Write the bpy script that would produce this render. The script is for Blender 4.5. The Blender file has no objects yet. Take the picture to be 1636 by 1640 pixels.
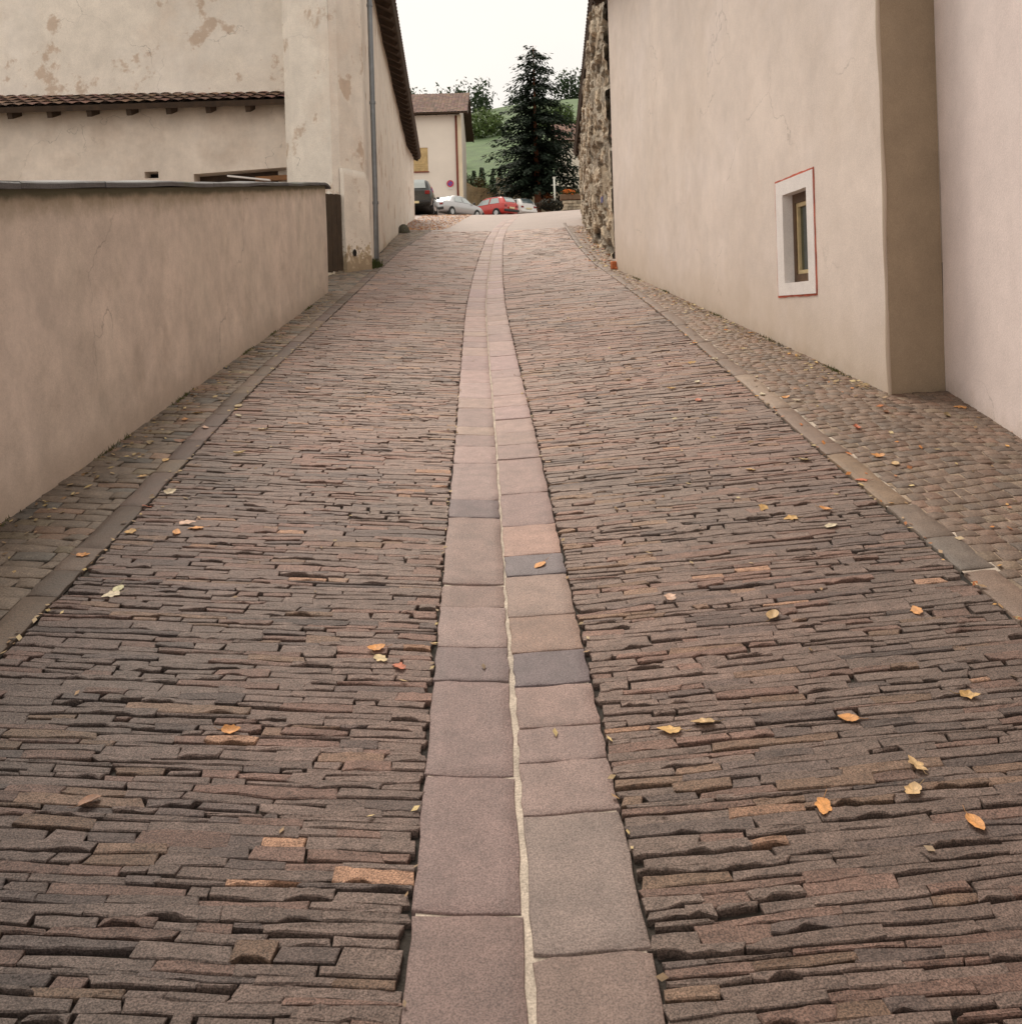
import bpy, math, random
import numpy as np
from mathutils import Vector, Matrix
random.seed(7); rng = np.random.default_rng(7)
R = math.radians
scene = bpy.context.scene
COL = scene.collection

# ------------------------------------------------------------------ helpers
def tag(o, label=None, cat=None, group=None, kind=None):
    if label: o['label'] = label
    if cat: o['category'] = cat
    if group: o['group'] = group
    if kind: o['kind'] = kind
    return o

def empty(name, loc=(0, 0, 0), rz=0):
    o = bpy.data.objects.new(name, None); COL.objects.link(o)
    o.location = loc; o.rotation_euler.z = rz; o.empty_display_size = .2
    return o

class MB:
    """collects quads/polygons, then links them as one mesh object"""
    def __init__(s): s.v = []; s.f = []; s.m = []; s.c = []; s.h = []; s.n = 0
    def add(s, verts, faces, mi=0, col=(1, 1, 1), h=None):
        verts = np.asarray(verts, float).reshape(-1, 3)
        s.v.append(verts)
        n0 = s.n
        s.f.extend([tuple(i + n0 for i in f) for f in faces]); s.m.extend([mi] * len(faces))
        c = np.asarray(col, float)
        if c.ndim == 1: c = np.repeat(c[None, :], len(verts), 0)
        s.c.append(c)
        s.h.append(np.zeros(len(verts)) if h is None else np.asarray(h, float))
        s.n += len(verts)
    def grid(s, P, mi=0, col=(1, 1, 1), h=None):
        P = np.asarray(P, float); a, b = P.shape[:2]
        idx = np.arange(a * b).reshape(a, b)
        q = np.stack([idx[:-1, :-1], idx[:-1, 1:], idx[1:, 1:], idx[1:, :-1]], -1).reshape(-1, 4)
        s.add(P.reshape(-1, 3), [tuple(x) for x in q.tolist()], mi, col, None if h is None else np.asarray(h).reshape(-1))
    def poly(s, pts, mi=0, col=(1, 1, 1), h=None):
        s.add(pts, [tuple(range(len(pts)))], mi, col, h)
    def box(s, c, d, mi=0, col=(1, 1, 1), rz=0, bevel=0.0, M=None):
        hx, hy, hz = [x / 2 for x in d]
        b = min(bevel, .45 * min(d))
        if b <= 0:
            V = np.array([[x, y, z] for z in (-hz, hz) for y in (-hy, hy) for x in (-hx, hx)])
            F = [(0, 2, 3, 1), (4, 5, 7, 6), (0, 1, 5, 4), (2, 6, 7, 3), (0, 4, 6, 2), (1, 3, 7, 5)]
        else:
            # chamfered box: 24 verts
            V = []; 
            for sz in (-1, 1):
                for sy in (-1, 1):
                    for sx in (-1, 1):
                        V += [[sx * hx, sy * (hy - b), sz * (hz - b)], [sx * (hx - b), sy * hy, sz * (hz - b)], [sx * (hx - b), sy * (hy - b), sz * hz]]
            V = np.array(V)
            def k(sx, sy, sz, a): return ((sz > 0) * 4 + (sy > 0) * 2 + (sx > 0)) * 3 + a
            F = []
            for sg in (-1, 1):
                F.append([k(sg, -1, -1, 0), k(sg, 1, -1, 0), k(sg, 1, 1, 0), k(sg, -1, 1, 0)])
                F.append([k(-1, sg, -1, 1), k(1, sg, -1, 1), k(1, sg, 1, 1), k(-1, sg, 1, 1)])
                F.append([k(-1, -1, sg, 2), k(1, -1, sg, 2), k(1, 1, sg, 2), k(-1, 1, sg, 2)])
            for a in (-1, 1):
                for c_ in (-1, 1):
                    F.append([k(a, c_, -1, 0), k(a, c_, 1, 0), k(a, c_, 1, 1), k(a, c_, -1, 1)])
                    F.append([k(a, -1, c_, 0), k(a, 1, c_, 0), k(a, 1, c_, 2), k(a, -1, c_, 2)])
                    F.append([k(-1, a, c_, 1), k(1, a, c_, 1), k(1, a, c_, 2), k(-1, a, c_, 2)])
                    for e in (-1, 1): F.append([k(a, c_, e, 0), k(a, c_, e, 1), k(a, c_, e, 2)])
            # orient outward
            F2 = []
            for f in F:
                p = V[f]; n = np.cross(p[1] - p[0], p[2] - p[0])
                F2.append(tuple(f) if np.dot(n, p.mean(0)) > 0 else tuple(f[::-1]))
            F = F2
        if M is not None: V = V @ np.asarray(M).T
        cs, sn = math.cos(rz), math.sin(rz)
        V = V @ np.array([[cs, sn, 0], [-sn, cs, 0], [0, 0, 1]]) + np.asarray(c, float)
        s.add(V, F, mi, col)
    def tube(s, pts, rad, n=10, mi=0, col=(1, 1, 1), cap=True):
        pts = np.asarray(pts, float); k = len(pts)
        rad = np.full(k, rad, float) if np.isscalar(rad) else np.asarray(rad, float)
        rings = []
        for i in range(k):
            d = pts[min(i + 1, k - 1)] - pts[max(i - 1, 0)]; d = d / (np.linalg.norm(d) + 1e-9)
            u = np.cross(d, [0, 0, 1.]) 
            if np.linalg.norm(u) < .05: u = np.cross(d, [1., 0, 0])
            u /= np.linalg.norm(u); w = np.cross(d, u)
            if i and np.dot(u, pu) < 0: pass
            pu = u
            a = np.arange(n) * 2 * np.pi / n
            rings.append(pts[i] + rad[i] * (np.cos(a)[:, None] * u + np.sin(a)[:, None] * w))
        V = np.concatenate(rings); F = []
        for i in range(k - 1):
            for j in range(n):
                F.append((i * n + j, i * n + (j + 1) % n, (i + 1) * n + (j + 1) % n, (i + 1) * n + j))
        if cap: F.append(tuple(range(n))[::-1]); F.append(tuple(range((k - 1) * n, k * n)))
        s.add(V, F, mi, col)
    def build(s, name, mats, parent=None, smooth=False, label=None):
        me = bpy.data.meshes.new(name)
        V = np.concatenate(s.v)
        me.from_pydata(V.tolist(), [], s.f)
        if not isinstance(mats, (list, tuple)): mats = [mats]
        for m in mats: me.materials.append(m)
        me.polygons.foreach_set('material_index', np.array(s.m, dtype=np.int32))
        if smooth: me.polygons.foreach_set('use_smooth', np.ones(len(s.f), dtype=bool))
        ca = me.color_attributes.new('Col', 'FLOAT_COLOR', 'POINT')
        C = np.concatenate(s.c); C4 = np.concatenate([C, np.ones((len(C), 1))], 1).astype(np.float32)
        ca.data.foreach_set('color', C4.ravel())
        ha = me.attributes.new('hgt', 'FLOAT', 'POINT')
        ha.data.foreach_set('value', np.concatenate(s.h).astype(np.float32))
        me.update()
        o = bpy.data.objects.new(name, me); COL.objects.link(o)
        if parent is not None: o.parent = parent
        if label: o['label'] = label
        return o

def copy_tree(o, parent=None):
    c = o.copy(); COL.objects.link(c)
    if parent is not None: c.parent = parent
    for ch in list(o.children): copy_tree(ch, c)
    return c

# ------------------------------------------------------------------ materials
def material(name, base=(.5, .5, .5), rough=.6, use_col=False, spec=.5, var=.25, scale=8, detail=6, bump=.15, bscale=40,
             metallic=0, fine=0.0, stops=None, hramp=None, translucent=0, bdist=.02, rvar=.1, coat=0, streak=0, cracks=0):
    m = bpy.data.materials.new(name); m.use_nodes = True
    nt = m.node_tree; N = nt.nodes; L = nt.links; N.clear()
    out = N.new('ShaderNodeOutputMaterial'); b = N.new('ShaderNodeBsdfPrincipled')
    L.new(b.outputs[0], out.inputs[0])
    b.inputs['Metallic'].default_value = metallic
    b.inputs['Specular IOR Level'].default_value = spec
    if coat: b.inputs['Coat Weight'].default_value = coat; b.inputs['Coat Roughness'].default_value = .08
    tc = N.new('ShaderNodeTexCoord')
    n1 = N.new('ShaderNodeTexNoise'); n1.inputs['Scale'].default_value = scale; n1.inputs['Detail'].default_value = detail; n1.inputs['Roughness'].default_value = .6
    L.new(tc.outputs['Object'], n1.inputs['Vector'])
    if use_col:
        at = N.new('ShaderNodeAttribute'); at.attribute_name = 'Col'; src = at.outputs['Color']
    else:
        rgb = N.new('ShaderNodeRGB'); rgb.outputs[0].default_value = (*base, 1); src = rgb.outputs[0]
    # multiply by noise 1-var..1+var
    mr = N.new('ShaderNodeMapRange'); mr.inputs[1].default_value = .3; mr.inputs[2].default_value = .7
    mr.inputs[3].default_value = 1 - var; mr.inputs[4].default_value = 1 + var
    L.new(n1.outputs['Fac'], mr.inputs[0])
    mul = N.new('ShaderNodeVectorMath'); mul.operation = 'SCALE'
    L.new(src, mul.inputs[0]); L.new(mr.outputs[0], mul.inputs['Scale']); cur = mul.outputs[0]
    if fine > 0:
        n3 = N.new('ShaderNodeTexNoise'); n3.inputs['Scale'].default_value = bscale * 2.2; n3.inputs['Detail'].default_value = 2
        L.new(tc.outputs['Object'], n3.inputs['Vector'])
        m3 = N.new('ShaderNodeMapRange'); m3.inputs[1].default_value = .34; m3.inputs[2].default_value = .66; m3.inputs[3].default_value = 1 - fine; m3.inputs[4].default_value = 1 + fine * 1.1
        L.new(n3.outputs['Fac'], m3.inputs[0])
        mu3 = N.new('ShaderNodeVectorMath'); mu3.operation = 'SCALE'
        L.new(cur, mu3.inputs[0]); L.new(m3.outputs[0], mu3.inputs['Scale']); cur = mu3.outputs[0]
    if stops:   # blotches: list of (colour, noise scale, lo, hi, strength)
        for c, sc, lo, hi, st in stops:
            n2 = N.new('ShaderNodeTexNoise'); n2.inputs['Scale'].default_value = sc; n2.inputs['Detail'].default_value = 5; n2.inputs['Roughness'].default_value = .65
            mp = N.new('ShaderNodeMapping'); mp.inputs['Location'].default_value = (sc * 1.7, 3.1, sc)
            L.new(tc.outputs['Object'], mp.inputs[0]); L.new(mp.outputs[0], n2.inputs['Vector'])
            r2 = N.new('ShaderNodeMapRange'); r2.inputs[1].default_value = lo; r2.inputs[2].default_value = hi; r2.inputs[3].default_value = 0; r2.inputs[4].default_value = st
            L.new(n2.outputs['Fac'], r2.inputs[0])
            mx = N.new('ShaderNodeMix'); mx.data_type = 'RGBA'
            L.new(r2.outputs[0], mx.inputs[0]); L.new(cur, mx.inputs[6]); mx.inputs[7].default_value = (*c, 1); cur = mx.outputs[2]
    if streak:
        mp = N.new('ShaderNodeMapping'); mp.inputs['Scale'].default_value = (1.3, 1.3, .35)
        ns_ = N.new('ShaderNodeTexNoise'); ns_.inputs['Scale'].default_value = 1.6; ns_.inputs['Detail'].default_value = 7; ns_.inputs['Roughness'].default_value = .7
        L.new(tc.outputs['Object'], mp.inputs[0]); L.new(mp.outputs[0], ns_.inputs['Vector'])
        m4 = N.new('ShaderNodeMapRange'); m4.inputs[1].default_value = .35; m4.inputs[2].default_value = .65; m4.inputs[3].default_value = 1 - streak * .35; m4.inputs[4].default_value = 1 + streak * .35
        L.new(ns_.outputs['Fac'], m4.inputs[0])
        n5 = N.new('ShaderNodeTexNoise'); n5.inputs['Scale'].default_value = 3.4; n5.inputs['Detail'].default_value = 8; n5.inputs['Roughness'].default_value = .75
        L.new(tc.outputs['Object'], n5.inputs['Vector'])
        m5 = N.new('ShaderNodeMapRange'); m5.inputs[1].default_value = .35; m5.inputs[2].default_value = .65; m5.inputs[3].default_value = 1 - streak * .8; m5.inputs[4].default_value = 1 + streak * .8
        L.new(n5.outputs['Fac'], m5.inputs[0])
        mm = N.new('ShaderNodeMath'); mm.operation = 'MULTIPLY'; L.new(m4.outputs[0], mm.inputs[0]); L.new(m5.outputs[0], mm.inputs[1])
        mu4 = N.new('ShaderNodeVectorMath'); mu4.operation = 'SCALE'; L.new(cur, mu4.inputs[0]); L.new(mm.outputs[0], mu4.inputs['Scale']); cur = mu4.outputs[0]
    if cracks:
        nw = N.new('ShaderNodeTexNoise'); nw.inputs['Scale'].default_value = 1.8; nw.inputs['Detail'].default_value = 6
        L.new(tc.outputs['Object'], nw.inputs['Vector'])
        vs_ = N.new('ShaderNodeVectorMath'); vs_.operation = 'SCALE'; vs_.inputs['Scale'].default_value = .9; L.new(nw.outputs['Color'], vs_.inputs[0])
        va = N.new('ShaderNodeVectorMath'); va.operation = 'ADD'; L.new(tc.outputs['Object'], va.inputs[0]); L.new(vs_.outputs[0], va.inputs[1])
        vo = N.new('ShaderNodeTexVoronoi'); vo.feature = 'DISTANCE_TO_EDGE'; vo.inputs['Scale'].default_value = .55; L.new(va.outputs[0], vo.inputs['Vector'])
        c1 = N.new('ShaderNodeMapRange'); c1.inputs[1].default_value = .0012; c1.inputs[2].default_value = .0042; c1.inputs[3].default_value = 1; c1.inputs[4].default_value = 0; L.new(vo.outputs['Distance'], c1.inputs[0])
        nm = N.new('ShaderNodeTexNoise'); nm.inputs['Scale'].default_value = .9; L.new(tc.outputs['Object'], nm.inputs['Vector'])
        c2 = N.new('ShaderNodeMapRange'); c2.inputs[1].default_value = .50; c2.inputs[2].default_value = .60; c2.inputs[3].default_value = 0; c2.inputs[4].default_value = .38 * cracks; L.new(nm.outputs['Fac'], c2.inputs[0])
        cm = N.new('ShaderNodeMath'); cm.operation = 'MULTIPLY'; L.new(c1.outputs[0], cm.inputs[0]); L.new(c2.outputs[0], cm.inputs[1])
        mx = N.new('ShaderNodeMix'); mx.data_type = 'RGBA'; L.new(cm.outputs[0], mx.inputs[0]); L.new(cur, mx.inputs[6]); mx.inputs[7].default_value = (.10, .08, .06, 1); cur = mx.outputs[2]
    if hramp:   # bands by relative height: list of (colour, h_from(full), h_to(none), strength, noise amount)
        ah = N.new('ShaderNodeAttribute'); ah.attribute_name = 'hgt'
        for c, h0, h1, st, na, *ns in hramp:
            nn = N.new('ShaderNodeTexNoise'); nn.inputs['Scale'].default_value = ns[0] if ns else 2.6; nn.inputs['Detail'].default_value = 6; nn.inputs['Roughness'].default_value = .65
            L.new(tc.outputs['Object'], nn.inputs['Vector'])
            ma = N.new('ShaderNodeMath'); ma.operation = 'MULTIPLY_ADD'; ma.inputs[1].default_value = na * 2; ma.inputs[2].default_value = -na
            L.new(nn.outputs['Fac'], ma.inputs[0])
            ad = N.new('ShaderNodeMath'); ad.operation = 'ADD'; L.new(ah.outputs['Fac'], ad.inputs[0]); L.new(ma.outputs[0], ad.inputs[1])
            rr = N.new('ShaderNodeMapRange'); rr.interpolation_type = 'SMOOTHSTEP'
            if h0 < h1: rr.inputs[1].default_value = h0; rr.inputs[2].default_value = h1; rr.inputs[3].default_value = st; rr.inputs[4].default_value = 0
            else: rr.inputs[1].default_value = h1; rr.inputs[2].default_value = h0; rr.inputs[3].default_value = 0; rr.inputs[4].default_value = st
            L.new(ad.outputs[0], rr.inputs[0])
            mx = N.new('ShaderNodeMix'); mx.data_type = 'RGBA'
            L.new(rr.outputs[0], mx.inputs[0]); L.new(cur, mx.inputs[6]); mx.inputs[7].default_value = (*c, 1); cur = mx.outputs[2]
    L.new(cur, b.inputs['Base Color'])
    if rvar:
        rm = N.new('ShaderNodeMapRange'); rm.inputs[3].default_value = max(.03, rough - rvar); rm.inputs[4].default_value = min(1, rough + rvar)
        L.new(n1.outputs['Fac'], rm.inputs[0]); L.new(rm.outputs[0], b.inputs['Roughness'])
    else: b.inputs['Roughness'].default_value = rough
    if bump:
        nb = N.new('ShaderNodeTexNoise'); nb.inputs['Scale'].default_value = bscale; nb.inputs['Detail'].default_value = 8; nb.inputs['Roughness'].default_value = .65
        L.new(tc.outputs['Object'], nb.inputs['Vector'])
        bp = N.new('ShaderNodeBump'); bp.inputs['Strength'].default_value = bump; bp.inputs['Distance'].default_value = bdist
        L.new(nb.outputs['Fac'], bp.inputs['Height']); L.new(bp.outputs[0], b.inputs['Normal'])
    if translucent:
        tr = N.new('ShaderNodeBsdfTranslucent'); L.new(cur, tr.inputs[0])
        ms = N.new('ShaderNodeMixShader'); ms.inputs[0].default_value = translucent
        L.new(b.outputs[0], ms.inputs[1]); L.new(tr.outputs[0], ms.inputs[2]); L.new(ms.outputs[0], out.inputs[0])
    return m

M = {}
M['stone'] = material('paving_stone', use_col=True, rough=.62, var=.24, scale=26, bump=.75, bscale=110, fine=.5, bdist=.010, spec=.35, rvar=.12)
M['cube'] = material('cube_stone', use_col=True, rough=.62, var=.25, scale=20, bump=.5, bscale=70, fine=.32, bdist=.012, spec=.35)
M['slab'] = material('slab_stone', use_col=True, rough=.58, var=.2, scale=11, bump=.5, bscale=110, fine=.34, bdist=.008, spec=.35)
M['bed'] = material('joint_earth', base=(.026, .020, .015), rough=.95, var=.5, scale=14, bump=.6, bscale=60, stops=[((.07, .052, .035), 5, .58, .72, .6), ((.022, .026, .014), 2.2, .55, .68, .6)])
M['mortar'] = material('pale_mortar', base=(.44, .375, .31), rough=.9, var=.3, scale=12, bump=.5, bscale=90, fine=.2)
M['dark_mortar'] = material('brown_mortar', base=(.27, .205, .15), rough=.95, var=.4, scale=7, bump=.5, bscale=90, fine=.25)
M['far_paving'] = material('far_paving', base=(.275, .214, .188), rough=.6, var=.14, scale=1.2, bump=.5, bscale=16, fine=.22, spec=.4)
M['earth'] = material('earth', base=(.13, .10, .07), rough=.95, var=.35, scale=.6, bump=.4, bscale=6)
M['grass'] = material('meadow', base=(.08, .13, .05), rough=.95, var=.35, scale=.25, bump=.6, bscale=3, fine=.3, stops=[((.05, .09, .03), .12, .5, .62, .7), ((.13, .16, .06), .5, .55, .7, .5)])
M['plaster_grey'] = material('garden_wall_plaster', base=(.66, .575, .50), rough=.92, streak=.17, cracks=1, var=.1, scale=1.1, bump=.12, bscale=60, fine=.07,
    stops=[((.70, .61, .54), 1.0, .5, .66, .55), ((.50, .42, .35), 2.3, .53, .68, .5), ((.60, .545, .46), .5, .5, .7, .5)],
    hramp=[((.20, .15, .11), .0, .08, .75, .06, 5), ((.42, .34, .27), .05, .22, .5, .09, 3), ((.30, .255, .17), .985, .88, .75, .09, 4), ((.075, .08, .045), .985, .955, .85, .025, 5)])  # foot bands: splash dirt with contact shade painted in
M['plaster_house'] = material('house_plaster', base=(.74, .645, .58), rough=.9, streak=.075, cracks=.7, var=.08, scale=.9, bump=.12, bscale=60, fine=.07,
    stops=[((.81, .72, .675), .55, .5, .64, .6), ((.62, .515, .44), 1.3, .55, .7, .4), ((.68, .575, .49), .4, .48, .62, .4)],
    hramp=[((.36, .27, .19), .0, .06, .7, .035, 6), ((.58, .48, .38), .04, .16, .5, .06, 3)])  # darkest at the foot: dirt and painted contact shadow together
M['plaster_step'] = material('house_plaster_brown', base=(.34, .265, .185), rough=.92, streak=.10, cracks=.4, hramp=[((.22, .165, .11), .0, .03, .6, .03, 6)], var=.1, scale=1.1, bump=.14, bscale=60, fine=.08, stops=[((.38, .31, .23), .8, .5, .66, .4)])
M['plaster_near'] = material('house_plaster_pink', base=(.79, .685, .655), rough=.9, streak=.07, cracks=.6, var=.07, scale=.9, bump=.13, bscale=60, fine=.07, stops=[((.82, .73, .70), .8, .5, .66, .5)], hramp=[((.40, .31, .23), .0, .05, .65, .03, 6)])
M['plaster_white'] = material('old_white_plaster', base=(.84, .765, .675), rough=.92, streak=.09, cracks=1, var=.1, scale=.9, bump=.35, bscale=30, fine=.06,
    stops=[((.72, .60, .50), .7, .53, .68, .45), ((.86, .80, .73), .5, .5, .6, .5), ((.52, .37, .26), 1.5, .585, .64, .65)],
    hramp=[((.50, .39, .25), .0, .06, .8, .02)])
M['pier'] = material('peeling_plaster', base=(.84, .77, .68), rough=.92, streak=.08, cracks=1, var=.1, scale=1.2, bump=.4, bscale=30, fine=.06,
    hramp=[((.52, .41, .27), .20, .27, .95, .42, 6.5), ((.36, .27, .18), .16, .20, .8, .5, 11), ((.30, .23, .15), .0, .09, .7, .12)], stops=[((.6, .48, .38), 2.2, .58, .66, .7)])
M['outb'] = material('outbuilding_plaster', base=(.76, .66, .57), rough=.92, streak=.1, cracks=1, var=.12, scale=1.0, bump=.3, bscale=30, stops=[((.60, .48, .39), .8, .52, .66, .5), ((.80, .71, .63), 1.6, .52, .7, .5)])
M['back_white'] = material('back_house_plaster', base=(.82, .75, .66), rough=.9, var=.07, scale=.5, bump=.2, bscale=12)
M['cream'] = material('cream_plaster', base=(.76, .66, .48), rough=.9, var=.12, scale=.6, bump=.2, bscale=10)
M['rubble'] = material('rubble', use_col=True, rough=.92, var=.3, scale=5, bump=.8, bscale=14, fine=.25, bdist=.05)
M['pale_stone'] = material('pale_stone', base=(.50, .43, .33), rough=.9, var=.3, scale=4, bump=.5, bscale=14, fine=.2)
M['tan_wall'] = material('tan_wall', base=(.42, .31, .18), rough=.95, var=.35, scale=1.2, bump=.6, bscale=6, fine=.2, stops=[((.56, .46, .30), .5, .52, .62, .7)])
M['coping'] = material('slate_coping', base=(.10, .098, .10), rough=.7, var=.3, scale=5, bump=.4, bscale=40, stops=[((.075, .09, .04), 1.6, .5, .64, .6)])
M['wood'] = material('dark_wood', base=(.055, .032, .018), rough=.75, var=.4, scale=7, bump=.4, bscale=30)
M['wood_warm'] = material('warm_wood', base=(.26, .12, .045), rough=.7, var=.4, scale=5, bump=.4, bscale=25)
M['gate'] = material('gate_boards', base=(.060, .040, .024), rough=.8, var=.3, scale=6, bump=.4, bscale=30)
M['dark'] = material('dark_interior', base=(.012, .010, .008), rough=.95, var=.2, bump=0)
M['frame_brown'] = material('brown_window_frame', base=(.105, .058, .03), rough=.55, var=.3, scale=12, bump=.2, bscale=60)
M['bead'] = material('pale_bead', base=(.58, .46, .26), rough=.55, var=.15, scale=12, bump=.1)
M['band_white'] = material('white_paint_band', base=(.80, .755, .73), rough=.85, var=.07, scale=5, bump=.25, bscale=60, fine=.06)
M['band_red'] = material('red_paint_line', base=(.48, .11, .065), rough=.85, var=.45, scale=7, bump=.2, bscale=60, fine=.2)
M['zinc'] = material('zinc_pipe', base=(.22, .235, .25), rough=.45, var=.2, scale=6, bump=.1, metallic=.6)
M['brown_pipe'] = material('brown_pipe', base=(.20, .045, .025), rough=.6, var=.2, scale=5, bump=.1)
M['tan_shutter'] = material('tan_shutter', base=(.56, .41, .20), rough=.8, var=.2, scale=4, bump=.2, bscale=20)
M['roof'] = material('roof_tiles', use_col=True, rough=.85, var=.3, scale=3, bump=.4, bscale=25)
M['bark'] = material('conifer_bark', base=(.24, .095, .05), rough=.95, var=.45, scale=6, bump=.8, bscale=20)
M['leafs'] = material('foliage', use_col=True, rough=.7, var=.35, scale=1.5, bump=0, translucent=.2, spec=.3)
M['fallen'] = material('fallen_leaf', use_col=True, rough=.6, var=.3, scale=40, bump=.3, bscale=120, translucent=.15, fine=.15, bdist=.004)
M['glass'] = None
M['tyre'] = material('rubber', base=(.018, .018, .018), rough=.8, var=.2, bump=.1)
M['rim'] = material('wheel_metal', base=(.45, .45, .46), rough=.35, metallic=.8, var=.1, bump=0)
M['plastic'] = material('black_plastic', base=(.022, .022, .022), rough=.55, var=.15, bump=0)
M['plate'] = material('plate_cream', base=(.72, .62, .36), rough=.5, var=.08, bump=0)
M['lens_red'] = material('red_lens', base=(.22, .010, .010), rough=.15, var=.1, bump=0)
M['lens_clear'] = material('clear_lens', base=(.62, .62, .58), rough=.1, var=.1, bump=0)
M['lens_amber'] = material('amber_lens', base=(.6, .22, .02), rough=.15, var=.1, bump=0)
M['paint_dark'] = material('dark_green_paint', base=(.009, .012, .010), rough=.3, var=.1, bump=0, coat=.7)
M['paint_silver'] = material('silver_paint', base=(.50, .50, .51), rough=.32, var=.06, bump=0, metallic=.45, coat=.6)
M['paint_red'] = material('red_paint', base=(.55, .035, .025), rough=.3, var=.06, bump=0, coat=.7)
M['paint_white'] = material('white_paint', base=(.78, .77, .75), rough=.3, var=.05, bump=0, coat=.6)
M['pole'] = material('pale_metal', base=(.66, .67, .60), rough=.5, var=.12, bump=0)
M['sign_red'] = material('sign_red', base=(.55, .03, .06), rough=.4, var=.08, bump=0)
M['sign_blue'] = material('sign_blue', base=(.05, .07, .38), rough=.4, var=.08, bump=0)
M['sign_white'] = material('sign_white', base=(.72, .70, .66), rough=.4, var=.06, bump=0)
M['blue_enamel'] = material('blue_enamel', base=(.07, .08, .30), rough=.3, var=.1, bump=0)
M['terracotta'] = material('terracotta', base=(.52, .16, .06), rough=.85, var=.25, scale=20, bump=.3, bscale=60)
M['planter'] = material('brown_trough', base=(.16, .10, .06), rough=.85, var=.3, scale=5, bump=.4, bscale=20)
def glass_mat(name, tint, rough=.06):
    m = bpy.data.materials.new(name); m.use_nodes = True
    b = m.node_tree.nodes['Principled BSDF']
    b.inputs['Base Color'].default_value = (*tint, 1); b.inputs['Roughness'].default_value = rough
    b.inputs['Specular IOR Level'].default_value = .8; b.inputs['Coat Weight'].default_value = .6; b.inputs['Coat Roughness'].default_value = .03
    return m
M['glass'] = glass_mat('dark_glass', (.012, .022, .022))
M['glass_green'] = glass_mat('green_window_glass', (.012, .032, .026), .12)
M['glass_car'] = glass_mat('car_glass', (.10, .13, .14), .05)
M['glass_pale'] = glass_mat('pale_car_glass', (.42, .47, .47), .08)

# ------------------------------------------------------------------ the lie of the land (metres; camera eye is at the origin of X, Y)
XCT = np.array([(-6, .25), (0, .05), (2.22, -.012), (2.54, -.020), (3.05, -.038), (3.80, -.063), (5.05, -.099), (6.12, -.134), (7.17, -.175), (9.43, -.252),
       (11.5, -.320), (15.1, -.372), (19.7, -.395), (25.1, -.40), (31.4, -.28), (38.6, .04), (60, 1.4)])
CLT = np.array([(-6, -1.40), (0, -1.60), (3.37, -1.715), (4.32, -1.77), (7.02, -1.96), (11.9, -2.14), (20.9, -2.50), (30, -2.60), (40, -2.55)])   # left kerb line
CRT = np.array([(-6, 1.64), (3.2, 1.645), (9.7, 1.64), (13.5, 1.57), (16.3, 1.50), (20, 1.56), (24, 1.68), (33, 2.0), (40, 2.35)])           # right kerb line
WLT = np.array([(-6, -2.20), (4.6, -2.33), (12.62, -2.53), (12.75, -3.2), (15.4, -2.86), (16.13, -2.50), (16.64, -2.46), (37.8, -4.2), (44, -4.6)])
WRT = np.array([(-6, 2.0), (5.31, 2.77), (5.86, 2.85), (5.9, 2.45), (14.83, 1.745), (17.4, 2.03), (20.85, 2.13), (26.1, 2.42), (37.5, 3.16), (44, 3.9)])
def smooth_tab(T, s=.35):
    Y = np.arange(-6, 60.01, .1); X = np.interp(Y, T[:, 0], T[:, 1])
    k = np.exp(-.5 * (np.arange(-12, 13) * .1 / s) ** 2); k /= k.sum()
    Xp = np.pad(X, 12, mode='edge'); return Y, np.convolve(Xp, k, 'valid')
XC_ = smooth_tab(XCT, .6); CL_ = smooth_tab(CLT); CR_ = smooth_tab(CRT)
XC = lambda Y: np.interp(Y, *XC_)
CL = lambda Y: np.interp(Y, *CL_)
CR = lambda Y: np.interp(Y, *CR_)
WL = lambda Y: np.interp(Y, WLT[:, 0], WLT[:, 1])
WR = lambda Y: np.interp(Y, WRT[:, 0], WRT[:, 1])
S, S2, CA, CB = .149, .09, 43., 49.
def prof(Y):
    Y = np.asarray(Y, float)
    t = np.clip(Y - CA, 0, CB - CA)
    return S * np.minimum(Y, CA) + S * t + (S2 - S) * t * t / (2 * (CB - CA)) + S2 * np.maximum(Y - CB, 0)
def ground(X, Y):
    X = np.asarray(X, float); Y = np.asarray(Y, float)
    d = np.abs(X - XC(Y)); d = np.sqrt(d * d + .01) - .1
    vs = .065 * np.clip(1 - (Y - 18) / 20, 0, 1)
    w = np.clip((Y - 34) / 9, 0, 1)
    side = np.where(X > 0, .045 * np.minimum(X, 8), -.03 * np.maximum(X, -8))
    return prof(Y) + vs * np.minimum(d, 2.2) + w * side
G = lambda x, y: float(ground(x, y))

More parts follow.
